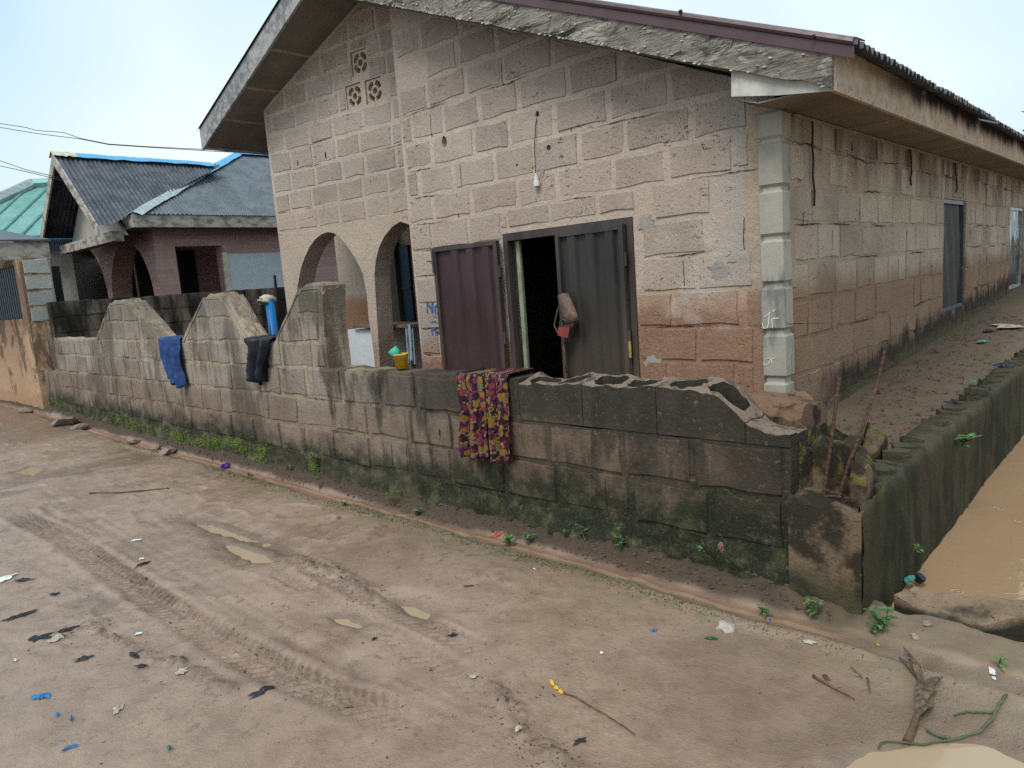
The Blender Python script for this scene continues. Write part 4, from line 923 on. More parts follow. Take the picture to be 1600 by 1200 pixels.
def prof_top(x, y):
    z = float(np.interp(x, [p[0] for p in prf], [p[1] for p in prf])); back = (y - YW) / TH
    return max(.70, z + nz(x, y*.3, 5, .034, 5) + nz(x, y, 6, .012, 26) + back * .02 * (x < -1.5))
u = xb + .004
while u < xe - .1:
    b = min(u + .455, xe); hs2 = []; wdt = (b - u - .075 - .03)/2
    for k in range(2):
        a = u + .035 + k*(wdt + .03); y_0, y_1 = YW + .032, YW + TH - .032; r_ = .03
        hs2.append([(a+r_, y_0), (a+wdt-r_, y_0), (a+wdt, y_0+r_), (a+wdt, y_1-r_), (a+wdt-r_, y_1), (a+r_, y_1), (a, y_1-r_), (a, y_0+r_)])
    fl = b - u > .25
    plan_extrude(MB(), [(u, YW-.006), (b-.004, YW-.006), (b-.004, YW+TH), (u, YW+TH)], hs2 if fl else [], .695, prof_top, .022).build('hollow_block', MAT['y_block'], wall, top=MAT['fresh']); u = b
# low broken left end with a hollow block on its side
xq = w_(66, 640)[0]
plan_extrude(MB(), [(xq, YW), (xl-.004, YW), (xl-.004, YW+.2), (xq, YW+.2)], [[(xq+.3, YW+.05), (xl-.3, YW+.05), (xl-.3, YW+.15), (xq+.3, YW+.15)]], 0, lambda x, y: .66 + nz(x, y, 9, .06, 5)).build('broken_end', MAT['y_block'], wall)
# capping render on the teeth
for tt in (t1, t2, t3):
    for (a, b) in ((tt[0], tt[1]), (tt[1], tt[2])) + (((tt[2], tt[3]),) if tt is not t3 else ()):
        n_ = max(3, int(math.hypot(b[0]-a[0], b[1]-a[1])/.05)); Pg = []
        nx, nz_ = -(b[1]-a[1]), (b[0]-a[0]); L = math.hypot(nx, nz_); nx, nz_ = nx/L, nz_/L
        for i in range(n_ + 1):
            s = i/n_; row = []
            for j in range(7):
                yy = YW - .006 + (TH + .012)*j/6; h = .014 + .018*rnd.random()*(0 < j < 6) - (.034 if j in (0, 6) else 0) - (.05 if i in (0, n_) else 0); row.append((a[0]+(b[0]-a[0])*s + nx*h + .01*rnd.uniform(-1, 1), yy, a[1]+(b[1]-a[1])*s + nz_*h))
            Pg.append(row)
        MB().grid(Pg).build('capping', MAT['y_mortar'], wall)
# clothes on the wall
drape('blue_shirt', 'faded blue cloth drying in the first dip between two wall teeth', 'clothing', FW, w_(251, 538)[0]-.02, w_(284, 538)[0]+.03, zj+.02, w_(268, 602)[1], MAT['bluecloth'], TH, 3.3, .07, .2, .06, .30, 5, skew=.16, ztop2=zj+.02)
drape('black_jacket', 'black nylon garment drying in the second dip beside the blue pipe', 'clothing', FW, w_(389, 536)[0]-.02, w_(428, 536)[0]+.02, zj+.02, w_(405, 600)[1], MAT['blackcloth'], TH, 2.6, .08, .2, .07, .5, 9, skew=-.02)
tr = tag(empty('patterned_trousers', FW.p(w_(758, 600)[0], .93)), 'wax print trousers in yellow, pink and purple hung over the street wall', 'clothing')
for k, (a, b, zb, sd) in enumerate(((719, 762, 711, 3), (757, 799, 717, 8))):
    o = drape('trouser_leg', None, None, FW, w_(a, 620)[0], w_(b, 620)[0], zt + .004 + .012*k, w_((a+b)/2, zb)[1], MAT['wax'], TH, 2.6, .045, .3, .010, .10, sd, out=.03, skew=.05); adopt(o, tr)
pass
bk = ony(632, 582, YW + .15); bz = prof_top(-3, YW) * 0 + .935
bucket = tag(empty('yellow_bucket', (bk[0], YW + .13, bz)), 'small yellow plastic pail on top of the street wall below the second arch', 'bucket')
def lathe(mb, c, prof, n=18): 
    vs = [(c[0]+r*math.cos(2*math.pi*i/n), c[1]+r*math.sin(2*math.pi*i/n), c[2]+z) for r, z in prof for i in range(n)]
    return mb.add(vs, [(a*n+i, a*n+(i+1) % n, (a+1)*n+(i+1) % n, (a+1)*n+i) for a in range(len(prof)-1) for i in range(n)])
lathe(MB(), (bk[0], YW+.13, bz), [(0, 0), (.040, 0), (.053, .095), (.057, .096), (.057, .106), (.050, .106), (.038, .01), (0, .008)]).build('pail', MAT['yellow'], bucket, True)
MB().tube([(bk[0]-.054, YW+.13, bz+.1), (bk[0]-.05, YW+.10, bz+.07), (bk[0], YW+.075, bz+.055), (bk[0]+.05, YW+.10, bz+.07), (bk[0]+.054, YW+.13, bz+.1)], .003, 6).build('handle', MAT['alu'], bucket)
cup = tag(empty('green_cup', (bk[0]-.01, YW+.13, bz+.09)), 'green plastic scoop tipped inside the yellow pail', 'cup')
P = [(0, 0), (.03, 0), (.036, .07), (.032, .07), (.026, .008), (0, .006)]; o = lathe(MB(), (0, 0, 0), P, 14).build('cup_bowl', MAT['greencup'], None, True); o.location = (bk[0]-.01, YW+.12, bz+.085); o.rotation_euler = (.5, -.35, 0); adopt_w = o.matrix_basis.copy(); bpy.context.view_layer.update(); adopt(o, cup)
cl = ony(636, 512, 4.95); tag(mobj('hanging_cloth', [ony(633 + 12*a + 4*b, 510 + 56*b + 4*math.sin(a*9), 4.93 - .02*math.sin(a*12 + b)) for b in np.linspace(0, 1, 8) for a in np.linspace(0, 1, 9)], [(i*9+j, i*9+j+1, (i+1)*9+j+1, (i+1)*9+j) for i in range(7) for j in range(8)], plain('pale_cloth', (.33, .40, .47), .9), None, True), 'pale blue cloth hanging from the counter inside the second arch', 'cloth')

# ------------------------------------------------------------------ broken corner, drain wall
col = tag(empty('broken_corner_post', (-1.05, 3.0, 0)), 'broken mossy corner pillar stub at the end of the street wall', 'pillar')
cxl = -1.198; cxr = -.902; cyf = 2.927
plan_extrude(MB(), [(cxl, cyf), (cxr+.0, cyf), (cxr, 3.24), (cxl, 3.24)], [], -.3, lambda x, y: .455 + nz(x, y, 4, .07, 11) + (.02 if y < 2.97 else 0) + .03*(x < cxl+.05), .03).build('stub', MAT['stub'], col)
plan_extrude(MB(), [(-1.245, 3.075), (-1.19, 3.07), (-1.18, 3.17), (-1.07, 3.20), (-1.0, 3.17), (-.985, 3.06), (-.93, 3.08), (-.94, 3.24), (-1.05, 3.27), (-1.23, 3.26)], [], .40, lambda x, y: .70 + nz(x, y, 6, .10, 9) - .10*max(0, (x+1.05)/.12), .03).build('broken_hollow_block', MAT['stub'], col)
plan_extrude(MB(), [(-1.30, 3.15), (-1.20, 3.15), (-1.20, 3.27), (-1.28, 3.27)], [], .4, lambda x, y: .72 + nz(x, y, 16, .09, 9), .03).build('broken_hollow_block', MAT['stub'], col)
st2 = tag(empty('broken_garden_stub', (-1.6, 4.0, .4)), 'reddish broken block stub leaning on the house corner behind the rebar', 'rubble')
plan_extrude(MB(), [(-1.77, 3.72), (-1.56, 3.62), (-1.44, 3.72), (-1.46, 4.15), (-1.77, 4.30)], [], .25, lambda x, y: .70 + nz(x, y, 21, .10, 5) - .25*max(0, x+1.62), .04).build('stub', MAT['redstub'], st2)
rg = tag(empty('broken_block_ring', (-1.3, 3.9, .4)), 'mossy shell of a broken hollow block on the terrace beside the rebar', 'rubble')
plan_extrude(MB(), [(-1.42, 3.66), (-1.10, 3.58), (-1.06, 3.86), (-1.18, 4.05), (-1.42, 4.0)], [[(-1.36, 3.72), (-1.16, 3.66), (-1.14, 3.84), (-1.22, 3.96), (-1.36, 3.93)]], .25, lambda x, y: .56 + nz(x, y, 26, .13, 7), .03).build('shell', MAT['stub'], rg)
for i in range(7):
    pass
dw = tag(empty('drain_wall', (-.95, 8, 0)), 'black mossy retaining wall running back along the flooded drain', 'wall')
FD = Frame((-.892, 0, 0), (0, 1, 0), (1, 0, 0))
ys_ = np.concatenate([np.arange(2.932, 8, .05), np.arange(8, 30, .4)]); zz = np.linspace(-.5, .5, 22); UU, ZZ = np.meshgrid(ys_, zz); ZT = ZZ + sstep(ZZ, .4, .5)*fbm(UU*7, ZZ*0, 3, 17, .6)*.022
NN = fbm(UU*1.5, ZZ*1.5, 2, 13, .6) * .010 + fbm(UU*8, ZZ*8, 3, 14, .6) * .010 - .004 - sstep(ZZ, .46, .5)*.012*(1+2*fbm(UU*9, ZZ*0, 3, 19)) + (fbm(UU*18, ZZ*18, 2, 15) * .008); m_ = len(ys_)
vs = [(-.892 + n, y, z) for y, n, z in zip(UU.ravel(), NN.ravel(), ZT.ravel())]; fs = [(i*m_+j, i*m_+j+1, (i+1)*m_+j+1, (i+1)*m_+j) for i in range(21) for j in range(m_-1)]
b = len(vs); vs += [((-1.06 if y > 3.24 else -.93) + .01*math.sin(y*7), y, .49 + .02*math.sin(y*3.1) - (.04 if y < 3.24 else 0)) for y in ys_]; fs += [(21*m_+j, 21*m_+j+1, b+j+1, b+j) for j in range(m_-1)]
b2 = len(vs); vs += [(-1.06, y, -.5) for y in ys_]; fs += [(b+j, b+j+1, b2+j+1, b2+j) for j in range(m_-1)]
mobj('retaining_face', vs, fs, MAT['d_wall'], dw, True)
y = 3.3
while y < 12:           # hollow blocks of the top course, filled with soil; webs stand proud
    for s in range(3):
        a = y + s*.15 + rnd.uniform(-.01, .01); h = .503 + rnd.uniform(-.012, .03)
        plan_extrude(MB(), [(-1.07+rnd.uniform(0, .05), a), (-.93+rnd.uniform(-.03, .01), a+rnd.uniform(-.01, .01)), (-.93+rnd.uniform(-.03, .01), a+.035), (-1.07, a+.04)], [], .45, lambda x, yy: h + nz(x, yy, 33, .03, 20), .05).build('block_web', MAT['d_wall'], dw)
    y += .46
def rebar(label, pts, r=.0075):
    P = []; pts = [np.array(p) for p in pts]
    for a, b in zip(pts[:-1], pts[1:]):
        k = max(2, int(np.linalg.norm(b-a)/.008)); P += [a + (b-a)*i/k for i in range(k)]
    P.append(pts[-1]); rs = [r*(1.14 if (i % 3) == 0 else .93) for i in range(len(P))]
    return tag(MB().tube(P, rs, 7).build('rebar', MAT['rust'], None), label, 'rebar', 'rebar in the broken corner post')
rebar('straight rusty rebar, the left one of two rising from the broken corner post', [ony(1286, 782, 3.10), ony(1300, 680, 3.12), ony(1312, 586, 3.16)])
rebar('bent rusty rebar, the right one of two rising from the broken corner post', [ony(1310, 782, 3.12), ony(1326, 725, 3.15), ony(1345, 675, 3.2), ony(1368, 608, 3.28), ony(1377, 575, 3.31), ony(1383, 546, 3.32)])
o = tag(MB().tube([ony(1290 + 25*math.cos(a) + 8, 782 + 7*math.sin(a), 3.08) for a in np.linspace(0, 5.5, 20)], .005, 6).build('stirrup_wire', MAT['rust']), 'rusty wire stirrup lying at the foot of the two rebars', 'wire')
# concrete slab at the drain edge
p = [gp(1402, 962), gp(1408, 985), gp(1545, 988), gp(1597, 985)]
sx0, sx1 = onz(1402, 965, .08)[0], .16
sv = tag(empty('concrete_slab', (-.5, 3.3, 0)), 'broken concrete slab lying across the drain edge by the brown water', 'slab')
plan_extrude(MB(), [(-.845, 3.17), (-.70, 3.13), (-.52, 3.17), (-.42, 3.24), (-.16, 3.36), (-.18, 3.50), (-.40, 3.46), (-.62, 3.36), (-.80, 3.30)], [], -.2, lambda x, y: .025 + nz(x, y, 44, .05, 7) - .03*max(0, (3.2-y)/.1), .035).build('slab_body', MAT['slabm'], sv)

# ------------------------------------------------------------------ dark boundary wall on the left
FB = Frame((-12.2, 0, 0), (0, 1, 0), (1, 0, 0))
bw = tag(empty('boundary_wall', (-12.2, 6, 0)), 'black mould-stained block wall dividing the yard from the pink house', 'wall')
slab(MB(), FB, rough_line([(3.15, 0), (11, 0), (11, 1.665), (3.15, 1.665)], .008), [], -.18, 0).build('mortar_core', MAT['b_block'], bw)
lay_blocks(FB, [(z, z + .235) for z in np.arange(.02, 1.6, .235)], 3.17, 9.0, .45, .024, .007, MAT['b_block'], bw)
pp = ony(425, 500, 3.45); pipe = tag(empty('blue_pipe', (pp[0], 3.45, .1)), 'upright blue plastic pipe with a rag tied over its top', 'pipe')
zt_ = ony(425, 470, 3.45)[2]; lathe(MB(), (pp[0], 3.45, .1), [(.042, 0), (.042, zt_-.1), (.036, zt_-.1)]).build('pipe_tube', MAT['bluepipe'], pipe, True)
bm = bmesh.new(); bmesh.ops.create_icosphere(bm, subdivisions=3, radius=.075)
for v in bm.verts: v.co = v.co * (1 + .5*(nz(v.co.x*9+3, v.co.y*9+v.co.z*7, 3, 1.0, 1.6))); v.co.z *= .55
me = bpy.data.meshes.new('tied_rag'); bm.to_mesh(me); bm.free(); o = linkmesh('tied_rag', me, MAT['rag'], None); o.location = (pp[0] - .035, 3.43, zt_ + .01); adopt(o, pipe)
q = ony(409, 471, 3.43); MB().tube([(pp[0]-.05, 3.42, zt_), (q[0], 3.42, q[2]), (q[0]-.01, 3.42, q[2]-.03)], [.03, .02, .012], 7).build('rag_tail', MAT['rag'], pipe)
tag(MB().tube([ony(429, 430, 3.6), ony(438, 525, 3.6)], [.016, .02], 6).build('black_rod', MAT['wire']), 'thin black metal rod standing beside the blue pipe', 'rod')

# ------------------------------------------------------------------ orange building at the left edge
YO = 2.9; FO = Frame((0, YO, 0), (1, 0, 0), (0, -1, 0)); gh = tag(empty('orange_building', (-14, YO, 0)), 'peeling orange plastered building with a barred window at the left edge', 'building')
xo = -12.42; ox1 = FO.at(22, 420)[0]; oz0 = FO.at(10, 500)[1]
slab(MB(), FO, [(-19, -.05), (xo, -.05), (xo, 2.33), (-19, 2.33)], [[(-15.2, oz0), (ox1, oz0), (ox1, 2.25), (-15.2, 2.25)]], -.2, 0).build('front_wall', MAT['orange'], gh)
MB().box((-19, YO+.9, 0), (-14.2, YO+1.0, 2.3)).build('inner_wall', MAT['dark'], gh)
x_ = -15.1
while x_ < ox1 - .05:
    MB().box((x_, YO+.05, oz0), (x_+.07, YO+.075, 2.25)).build('window_slat', MAT['bars'], gh); x_ += .135
yo2 = max(YO+.4, float(onx(66, 440, xo)[1])); FO2 = Frame((xo, 0, 0), (0, 1, 0), (1, 0, 0))
slab(MB(), FO2, [(YO+.201, 0), (yo2, 0), (yo2, 2.3), (YO+.201, 2.3)], [], -.2, -.01).build('return_wall', MAT['p_mortar'], gh)
MAT['greyblk'] = masonry('grey_block', (.27, .29, .27), (.36, .38, .35), None, pits=.4)
for k in range(4): vs, fs = block_mesh(FO2, [(YO+.04, 1.40+.235*k), (yo2-.02, 1.40+.235*k), (yo2-.02, 1.605+.235*k), (YO+.04, 1.605+.235*k)], .012); mobj('block', vs, fs, MAT['greyblk'], gh)
XO = -12.75; ye = float(onx(77, 393, XO)[1]); zo = onx(40, 405, XO)[2]
MB().box((XO, 1.6, zo), (XO+.03, ye, zo+.25)).build('fascia', MAT['paleboard'], gh); MB().hexa([(-17, 1.55, zo+.9), (XO+.08, 1.55, zo+.255), (XO+.08, ye+.02, zo+.255), (-17, ye+.02, zo+.9), (-17, 1.55, zo+.93), (XO+.08, 1.55, zo+.285), (XO+.08, ye+.02, zo+.285), (-17, ye+.02, zo+.93)]).build('roof_slab', MAT['slate'], gh)

# ------------------------------------------------------------------ pink house
pk = tag(empty('pink_house', (-16, 6, 0)), 'pink tiled house with arches under a dark corrugated roof with blue ridge caps', 'house')
XC = -14.5; YP = float(onx(243, 400, XC)[1]); FPk = Frame((0, YP, 0), (1, 0, 0), (0, -1, 0))
def arch_px(l, r, top, base, n=14):
    (u0, _), (u1, _) = FPk.at(l, base), FPk.at(r, base); zt2 = FPk.at((l+r)/2, top)[1]; r_ = (u1-u0)/2; rise = r_*1.05
    return [(u0, .05)] + [(u0 + r_ - r_*math.cos(math.pi*k/n), zt2 - rise + rise*math.sin(math.pi*k/n)) for k in range(n+1)] + [(u1, .05)]
ar1 = arch_px(175, 241, 374, 458); ar2 = arch_px(116, 169, 384, 460)
ul = -19.5
slab(MB(), FPk, [(ul, .05)] + ar2 + ar1 + [(XC, .05), (XC, 3.05), (ul, 3.05)], [], -.42, 0).build('arched_wall', MAT['pink'], pk)
FQk = Frame((XC, 0, 0), (0, 1, 0), (1, 0, 0)); o0, o1 = FQk.at(271, 370), FQk.at(345, 370); 
slab(MB(), FQk, [(YP+.421, .05), (o0[0], .05), (o0[0], 2.62), (o1[0], 2.62), (o1[0], .05), (13, .05), (13, 3.05), (YP+.421, 3.05)], [], -.3, 0).build('side_wall', MAT['pink'], pk)
MB().box((XC-2.4, YP+.43, 0), (XC-2.3, 12, 3.0)).build('porch_back_wall', MAT['pink'], pk); MB().box((XC-2.299, YP+.44, .05), (XC-2.25, YP+1.75, 2.7)).build('dark_doorway', MAT['dark'], pk); MB().box((XC-2.249, YP+.95, .05), (XC-2.21, YP+1.0, 2.7)).build('doorway_post', MAT['gablepanel'], pk); MB().box((-25, YP+1.0, 0), (XC-2.41, YP+1.1, 3)).build('inner_wall', MAT['dark'], pk)
w0, w1 = onx(274, 400, XC-2.29), onx(309, 455, XC-2.29); MB().box((XC-2.295, w0[1], 1.0), (XC-2.26, w1[1], w0[2])).build('window', MAT['glass'], pk)
for yy in (w0[1], w1[1]-.06): MB().box((XC-2.259, yy, 1.0), (XC-2.24, yy+.06, w0[2])).build('window_frame', MAT['dark'], pk)
q0, q1 = onx(354, 397, XC), onx(445, 392, XC); MB().box((XC+.002, q0[1], .9), (XC+.03, q1[1]+.5, q0[2])).build('pale_panel', MAT['panelblue'], pk)
MB().box((XC+.002, q0[1]-.12, .9), (XC+.05, q0[1]-.004, q0[2]+.03)).build('panel_post', MAT['creamflash'], pk)
EX, EY, EZ = -14.0, 5.163, 3.19; HP = np.array([-17.24, 8.99, 5.06])
rp = empty('roof', (EX, EY, EZ)); adopt(rp, pk)
def corr_poly(name, P, mat, amp=.014, pitch=.085, along=1):
    """corrugated sheet filling the quad P = [eave0, eave1, ridge1, ridge0]"""
    e0, e1, r1, r0 = [np.array(p, float) for p in P]; nn_ = np.cross(e1-e0, r0-e0); nn_ = nn_/np.linalg.norm(nn_) * (1 if nn_[2] > 0 else -1)
    L = np.linalg.norm(e1-e0); ed = (e1-e0)/L; n = int(L/pitch*5); A, B = [], []
    up = np.cross(nn_, ed); up = up if up[2] > 0 else -up
    for i in range(n+1):
        s = i/n*L; base = e0 + ed*s
        # height reached along the slope at this s: below the polyline r0-r1 and hips
        pts = [(0.0, 0.0), ((r0-e0) @ ed, (r0-e0) @ up), ((r1-e0) @ ed, (r1-e0) @ up), (L, 0.0)]
        if pts[1][0] <= 1e-6: pts = [(pts[1][0], pts[1][1])] + pts[2:]
        hh = float(np.interp(s, [p[0] for p in pts], [p[1] for p in pts])); off = nn_*amp*math.sin(2*math.pi*s/pitch)
        A.append(base + off - up*.03); B.append(base + up*max(hh, .001) + off)
    return MB().grid([A, B]).build(name, mat, rp, False, .004)
YE = 14.0
corr_poly('roof_sheet', [(EX, EY, EZ), (EX, YE, EZ), (HP[0], YE, HP[2]), tuple(HP)], MAT['slate2'])                 # slope towards the yard
hl = (-20.5, EY, EZ); corr_poly('roof_sheet', [(-20.48, EY, EZ), (EX, EY, EZ), tuple(HP), tuple(HP)], MAT['zinc'])  # front hip
RZg = 4.48; RXg = -15.78; YG = 4.55
A_, B_ = [], []
for k in range(int(3.25/.017)):
    yy = YG + k*.017; zlo = max(2.975, EZ + .4887*(yy - EY) - .02)
    if zlo >= RZg: break
    o_ = .014*math.sin(2*math.pi*yy/.085); A_.append((-14.0 - (zlo-2.99)/.837 + o_*.6, yy, zlo + o_*.8)); B_.append((RXg + o_*.6, yy, RZg + o_*.8))
MB().grid([A_, B_]).build('roof_sheet', MAT['slate'], rp, False, .004)    # gable wing, cut along the valley
corr_poly('roof_sheet', [(-17.56, 7.6, 2.99), (-17.56, YG, 2.99), (RXg, YG, RZg), (RXg, 7.6, RZg)], MAT['slate'])
def ribbon(name, a, b, wd, mat, rise=.03, sag=.06):
    a, b = np.array(a, float), np.array(b, float); d = _n(b-a); s = np.cross(d, [0, 0, 1.0]); s = _n(s); rowsR = []; n = 16
    for i in range(n+1):
        p = a + (b-a)*i/n + np.array([0, 0, rise + rnd.uniform(0, .015)]); rowsR.append([p - s*wd - np.array([0, 0, sag + rnd.uniform(0, .02)]), p, p + s*wd - np.array([0, 0, sag + rnd.uniform(0, .02)])])
    return MB().grid(rowsR).build(name, mat, rp, False, .006)
ec = np.array([EX, EY, EZ]); ribbon('hip_cap', ec, ec + (HP-ec)*.52, .17, MAT['greyflash']); ribbon('hip_cap', ec + (HP-ec)*.5, HP, .16, MAT['blueflash'], .045)
ribbon('ridge_cap', HP, (HP[0], YE, HP[2]), .18, MAT['blueflash']); ribbon('ridge_cap', (RXg, YG+.35, RZg), (RXg, 7.6, RZg), .16, MAT['blueflash'], .035, .09); ribbon('ridge_cap', (RXg, YG-.05, RZg), (RXg, YG+.36, RZg), .16, MAT['creamflash'], .045, .09)
MB().box((EX-.03, EY-.02, EZ-.25), (EX+.0, YE, EZ-.008)).build('fascia', MAT['paleboard'], rp); MB().box((-15.2, EY-.02, EZ-.25), (EX-.031, EY+.01, EZ-.03)).build('fascia', MAT['paleboard'], rp)
MB().hexa([(-15.2, EY+.011, EZ-.235), (EX-.031, EY+.011, EZ-.235), (EX-.031, YE, EZ-.235), (-15.2, YE, EZ-.235), (-15.2, EY+.011, EZ-.225), (EX-.031, EY+.011, EZ-.225), (EX-.031, YE, EZ-.225), (-15.2, YE, EZ-.225)]).build('soffit', MAT['soffit'], rp)
for sg in (1, -1):       # barge boards of the gable
    e = RXg + sg*1.80; MB().hexa([(e, YG-.03, 2.77), (e, YG, 2.77), (RXg + sg*.01, YG, RZg-.22), (RXg + sg*.01, YG-.03, RZg-.22), (e, YG-.03, 2.96), (e, YG, 2.96), (RXg + sg*.01, YG, RZg-.0), (RXg + sg*.01, YG-.03, RZg-.0)]).build('barge_board', MAT['paleboard'], rp)
tri = [(-17.4, 2.82), (-14.2, 2.82), (RXg, 4.2)]; slab(MB(), Frame((0, YG+.5, 0), (1, 0, 0), (0, -1, 0)), tri, [], -.05, 0).build('gable_panel', MAT['gablepanel'], rp)
MB().box((-17.45, YG+.30, 2.72), (-14.3, YG+.50, 2.9)).build('gable_beam', MAT['paleboard'], rp)
q = ony(70, 375, YG); MB().hexa([(-18.3, YG-.5, 2.86), (-17.3, YG-.5, 3.02), (-17.3, YG+.6, 3.02), (-18.3, YG+.6, 2.86), (-18.3, YG-.5, 2.89), (-17.3, YG-.5, 3.05), (-17.3, YG+.6, 3.05), (-18.3, YG+.6, 2.89)]).build('valley_flashing', MAT['blueflash'], rp)

# ------------------------------------------------------------------ green roofed house further off
gr = tag(empty('green_roofed_house', (-26, 8, 0)), 'house with a seamed green metal roof behind the orange building', 'house')
e0 = onz(-60, 376, 3.2); e1 = onz(84, 366, 3.2); ed = _n(e1-e0); dn = np.array([ed[1], -ed[0], 0]); dn = dn if dn @ (CAM - e0) > 0 else -dn
pn = _n(np.array([0, 0, 1.0]) + dn*math.tan(math.radians(30))); gpx = [(-60, 376), (84, 366), (110, 285), (84, 289), (52, 291), (-60, 342)]
gv = [onp(x, y, pn, e0) for x, y in gpx]; cvb = [v - pn*.05 for v in gv]; n_ = len(gv)
MB().add(gv + cvb, [tuple(range(n_)), tuple(range(2*n_-1, n_-1, -1))] + [(i, n_+i, n_+(i+1) % n_, (i+1) % n_) for i in range(n_)]).build('roof_slope', MAT['greensheet'], gr)
upv = _n(np.cross(pn, ed)); upv = upv if upv[2] > 0 else -upv; L = np.linalg.norm(e1-e0)
pl = [((v-e0) @ ed, (v-e0) @ upv) for v in gv]; s = .2
while s < L + 1.2:
    ts = []
    for i in range(n_):
        (a, b), (c, d) = pl[i], pl[(i+1) % n_]
        if (a > s) != (c > s): ts.append(b + (d-b)*(s-a)/(c-a))
    if len(ts) >= 2:
        a, b = e0 + ed*s + upv*min(ts) + pn*.02, e0 + ed*s + upv*max(ts) + pn*.02; MB().tube([a, b], .03, 5).build('roof_seam', MAT['greensheet'], gr)
    s += .52
MB().tube([gv[5] + pn*.05, gv[4] + pn*.05], .16, 6).build('hip_cap', MAT['greyflash'], gr); MB().tube([gv[4] + pn*.05, gv[3] + pn*.05], .14, 6).build('ridge_cap', MAT['greensheet'], gr)
bk_ = [e0 - dn*.6, e1 - dn*.6]; MB().hexa([(bk_[0][0], bk_[0][1], 0), (bk_[1][0], bk_[1][1], 0), (bk_[1][0]-dn[0]*5, bk_[1][1]-dn[1]*5, 0), (bk_[0][0]-dn[0]*5, bk_[0][1]-dn[1]*5, 0), (bk_[0][0], bk_[0][1], 3.15), (bk_[1][0], bk_[1][1], 3.15), (bk_[1][0]-dn[0]*5, bk_[1][1]-dn[1]*5, 3.15), (bk_[0][0]-dn[0]*5, bk_[0][1]-dn[1]*5, 3.15)]).build('wall', MAT['gablepanel'], gr)
MB().hexa([tuple(e0 + dn*.0 + np.array([0, 0, -.25])), tuple(e1 + np.array([0, 0, -.25])), tuple(e1 - dn*.04 + np.array([0, 0, -.25])), tuple(e0 - dn*.04 + np.array([0, 0, -.25])), tuple(e0 + np.array([0, 0, -.04])), tuple(e1 + np.array([0, 0, -.04])), tuple(e1 - dn*.04 + np.array([0, 0, -.04])), tuple(e0 - dn*.04 + np.array([0, 0, -.04]))]).build('fascia', MAT['paleboard'], gr)
# ------------------------------------------------------------------ cables in the air
def cable(label, px, Y0, Y1, r=.007):
    n = len(px); P = []
    for i in range(n - 1):
        for k in range(6):
            s = (i + k/6)/(n-1); a, b = px[i], px[i+1]; P.append(ony(a[0]+(b[0]-a[0])*k/6, a[1]+(b[1]-a[1])*k/6, Y0+(Y1-Y0)*s))
    P.append(ony(*px[-1], Y1)); return tag(MB().tube(P, r, 5).build('overhead_cable', MAT['wire']), label, 'cable', 'overhead cables')
cable('upper overhead cable of the higher pair crossing the sky', [(-80, 188), (0, 193), (40, 199), (58, 204), (100, 207), (125, 216), (170, 225), (230, 229), (330, 234), (440, 244)], 4.2, 7.0)
cable('lower overhead cable of the higher pair crossing the sky', [(-80, 192), (0, 199), (60, 209), (125, 217), (170, 226), (230, 230), (330, 236), (440, 242)], 4.25, 7.0)
cable('upper overhead cable of the lower pair ending at the gable', [(-80, 236), (0, 251), (40, 265), (86, 276), (97, 279)], 4.0, 4.5)
cable('lower overhead cable of the lower pair ending at the gable', [(-80, 255), (0, 259), (40, 268), (86, 279), (100, 283)], 4.0, 4.5)

# ------------------------------------------------------------------ flat dark ribbons painting the shade of open joints
MAT['crack_shade'] = plain('joint_shade', (.045, .03, .021), 1.0, var=.4)  # shade inside cracked joints, put into the colour of flat ribbons
def shade_ribbons(fr, rows, u0, u1, parent, dens, wmax, n=.0022, keep=None):
    mb = MB()
    for zr_ in rows:
        u = u0
        while u < u1:
            L = rnd.uniform(.12, .7)
            if rnd.random() < dens:
                k = max(3, int(L/.025)); z = zr_ + rnd.uniform(-.008, .008); top, bot = [], []
                for i in range(k + 1):
                    z += rnd.uniform(-.004, .004); w = wmax*math.sin(math.pi*(i+.3)/(k+.6))*rnd.uniform(.25, 1); uu = u + L*i/k
                    top.append(fr.p(uu, z+w/2, n)); bot.append(fr.p(uu, z-w/2, n))
                if keep is None or (keep(u, z) and keep(u+L, z)): mb.grid([bot, top])
            u += L + rnd.uniform(.05, .5)
        for q in range(int((u1-u0)*1.2*dens)):       # some upright joints
            u = rnd.uniform(u0, u1); z = zr_; k = 7; a, b = [], []
            if keep and not (keep(u, z) and keep(u, z+.2)): continue
            for i in range(k+1):
                w = wmax*.8*rnd.uniform(.3, 1); a.append(fr.p(u-w/2, z+.2*i/k, n)); b.append(fr.p(u+w/2, z+.2*i/k, n)); u += rnd.uniform(-.005, .005)
            mb.grid([a, b])
    return tag(mb.build('joint_crack_shade', MAT['crack_shade'], parent), kind='stuff')
okf = lambda u, z: not (dl-.05 < u < dr+.05 and z < dtop+.08) and z < zr(u) - .1
shade_ribbons(FR, [.12 + .243*i for i in range(2, 13)], XL+.05, -2.05, front, .45, .010, .0062, okf)
shade_ribbons(FP, [2.235 + .222*i for i in range(0, 5)], .05, 2.3, porch, .25, .008, .0055)
shade_ribbons(FS, [.24 + .246*i for i in range(1, 9)], YF+.2, 12, side, .4, .014, .008, lambda u, z: not any(a-.1 < u < b+.1 and c-.1 < z < d+.1 for a, b, c, d in wy))
shade_ribbons(FW, [.22, .455, .69, .93], xl+.1, xe-.2, wall, .35, .011, .011, lambda u, z: z < .9 or u < w_(514, 577)[0]-.1)

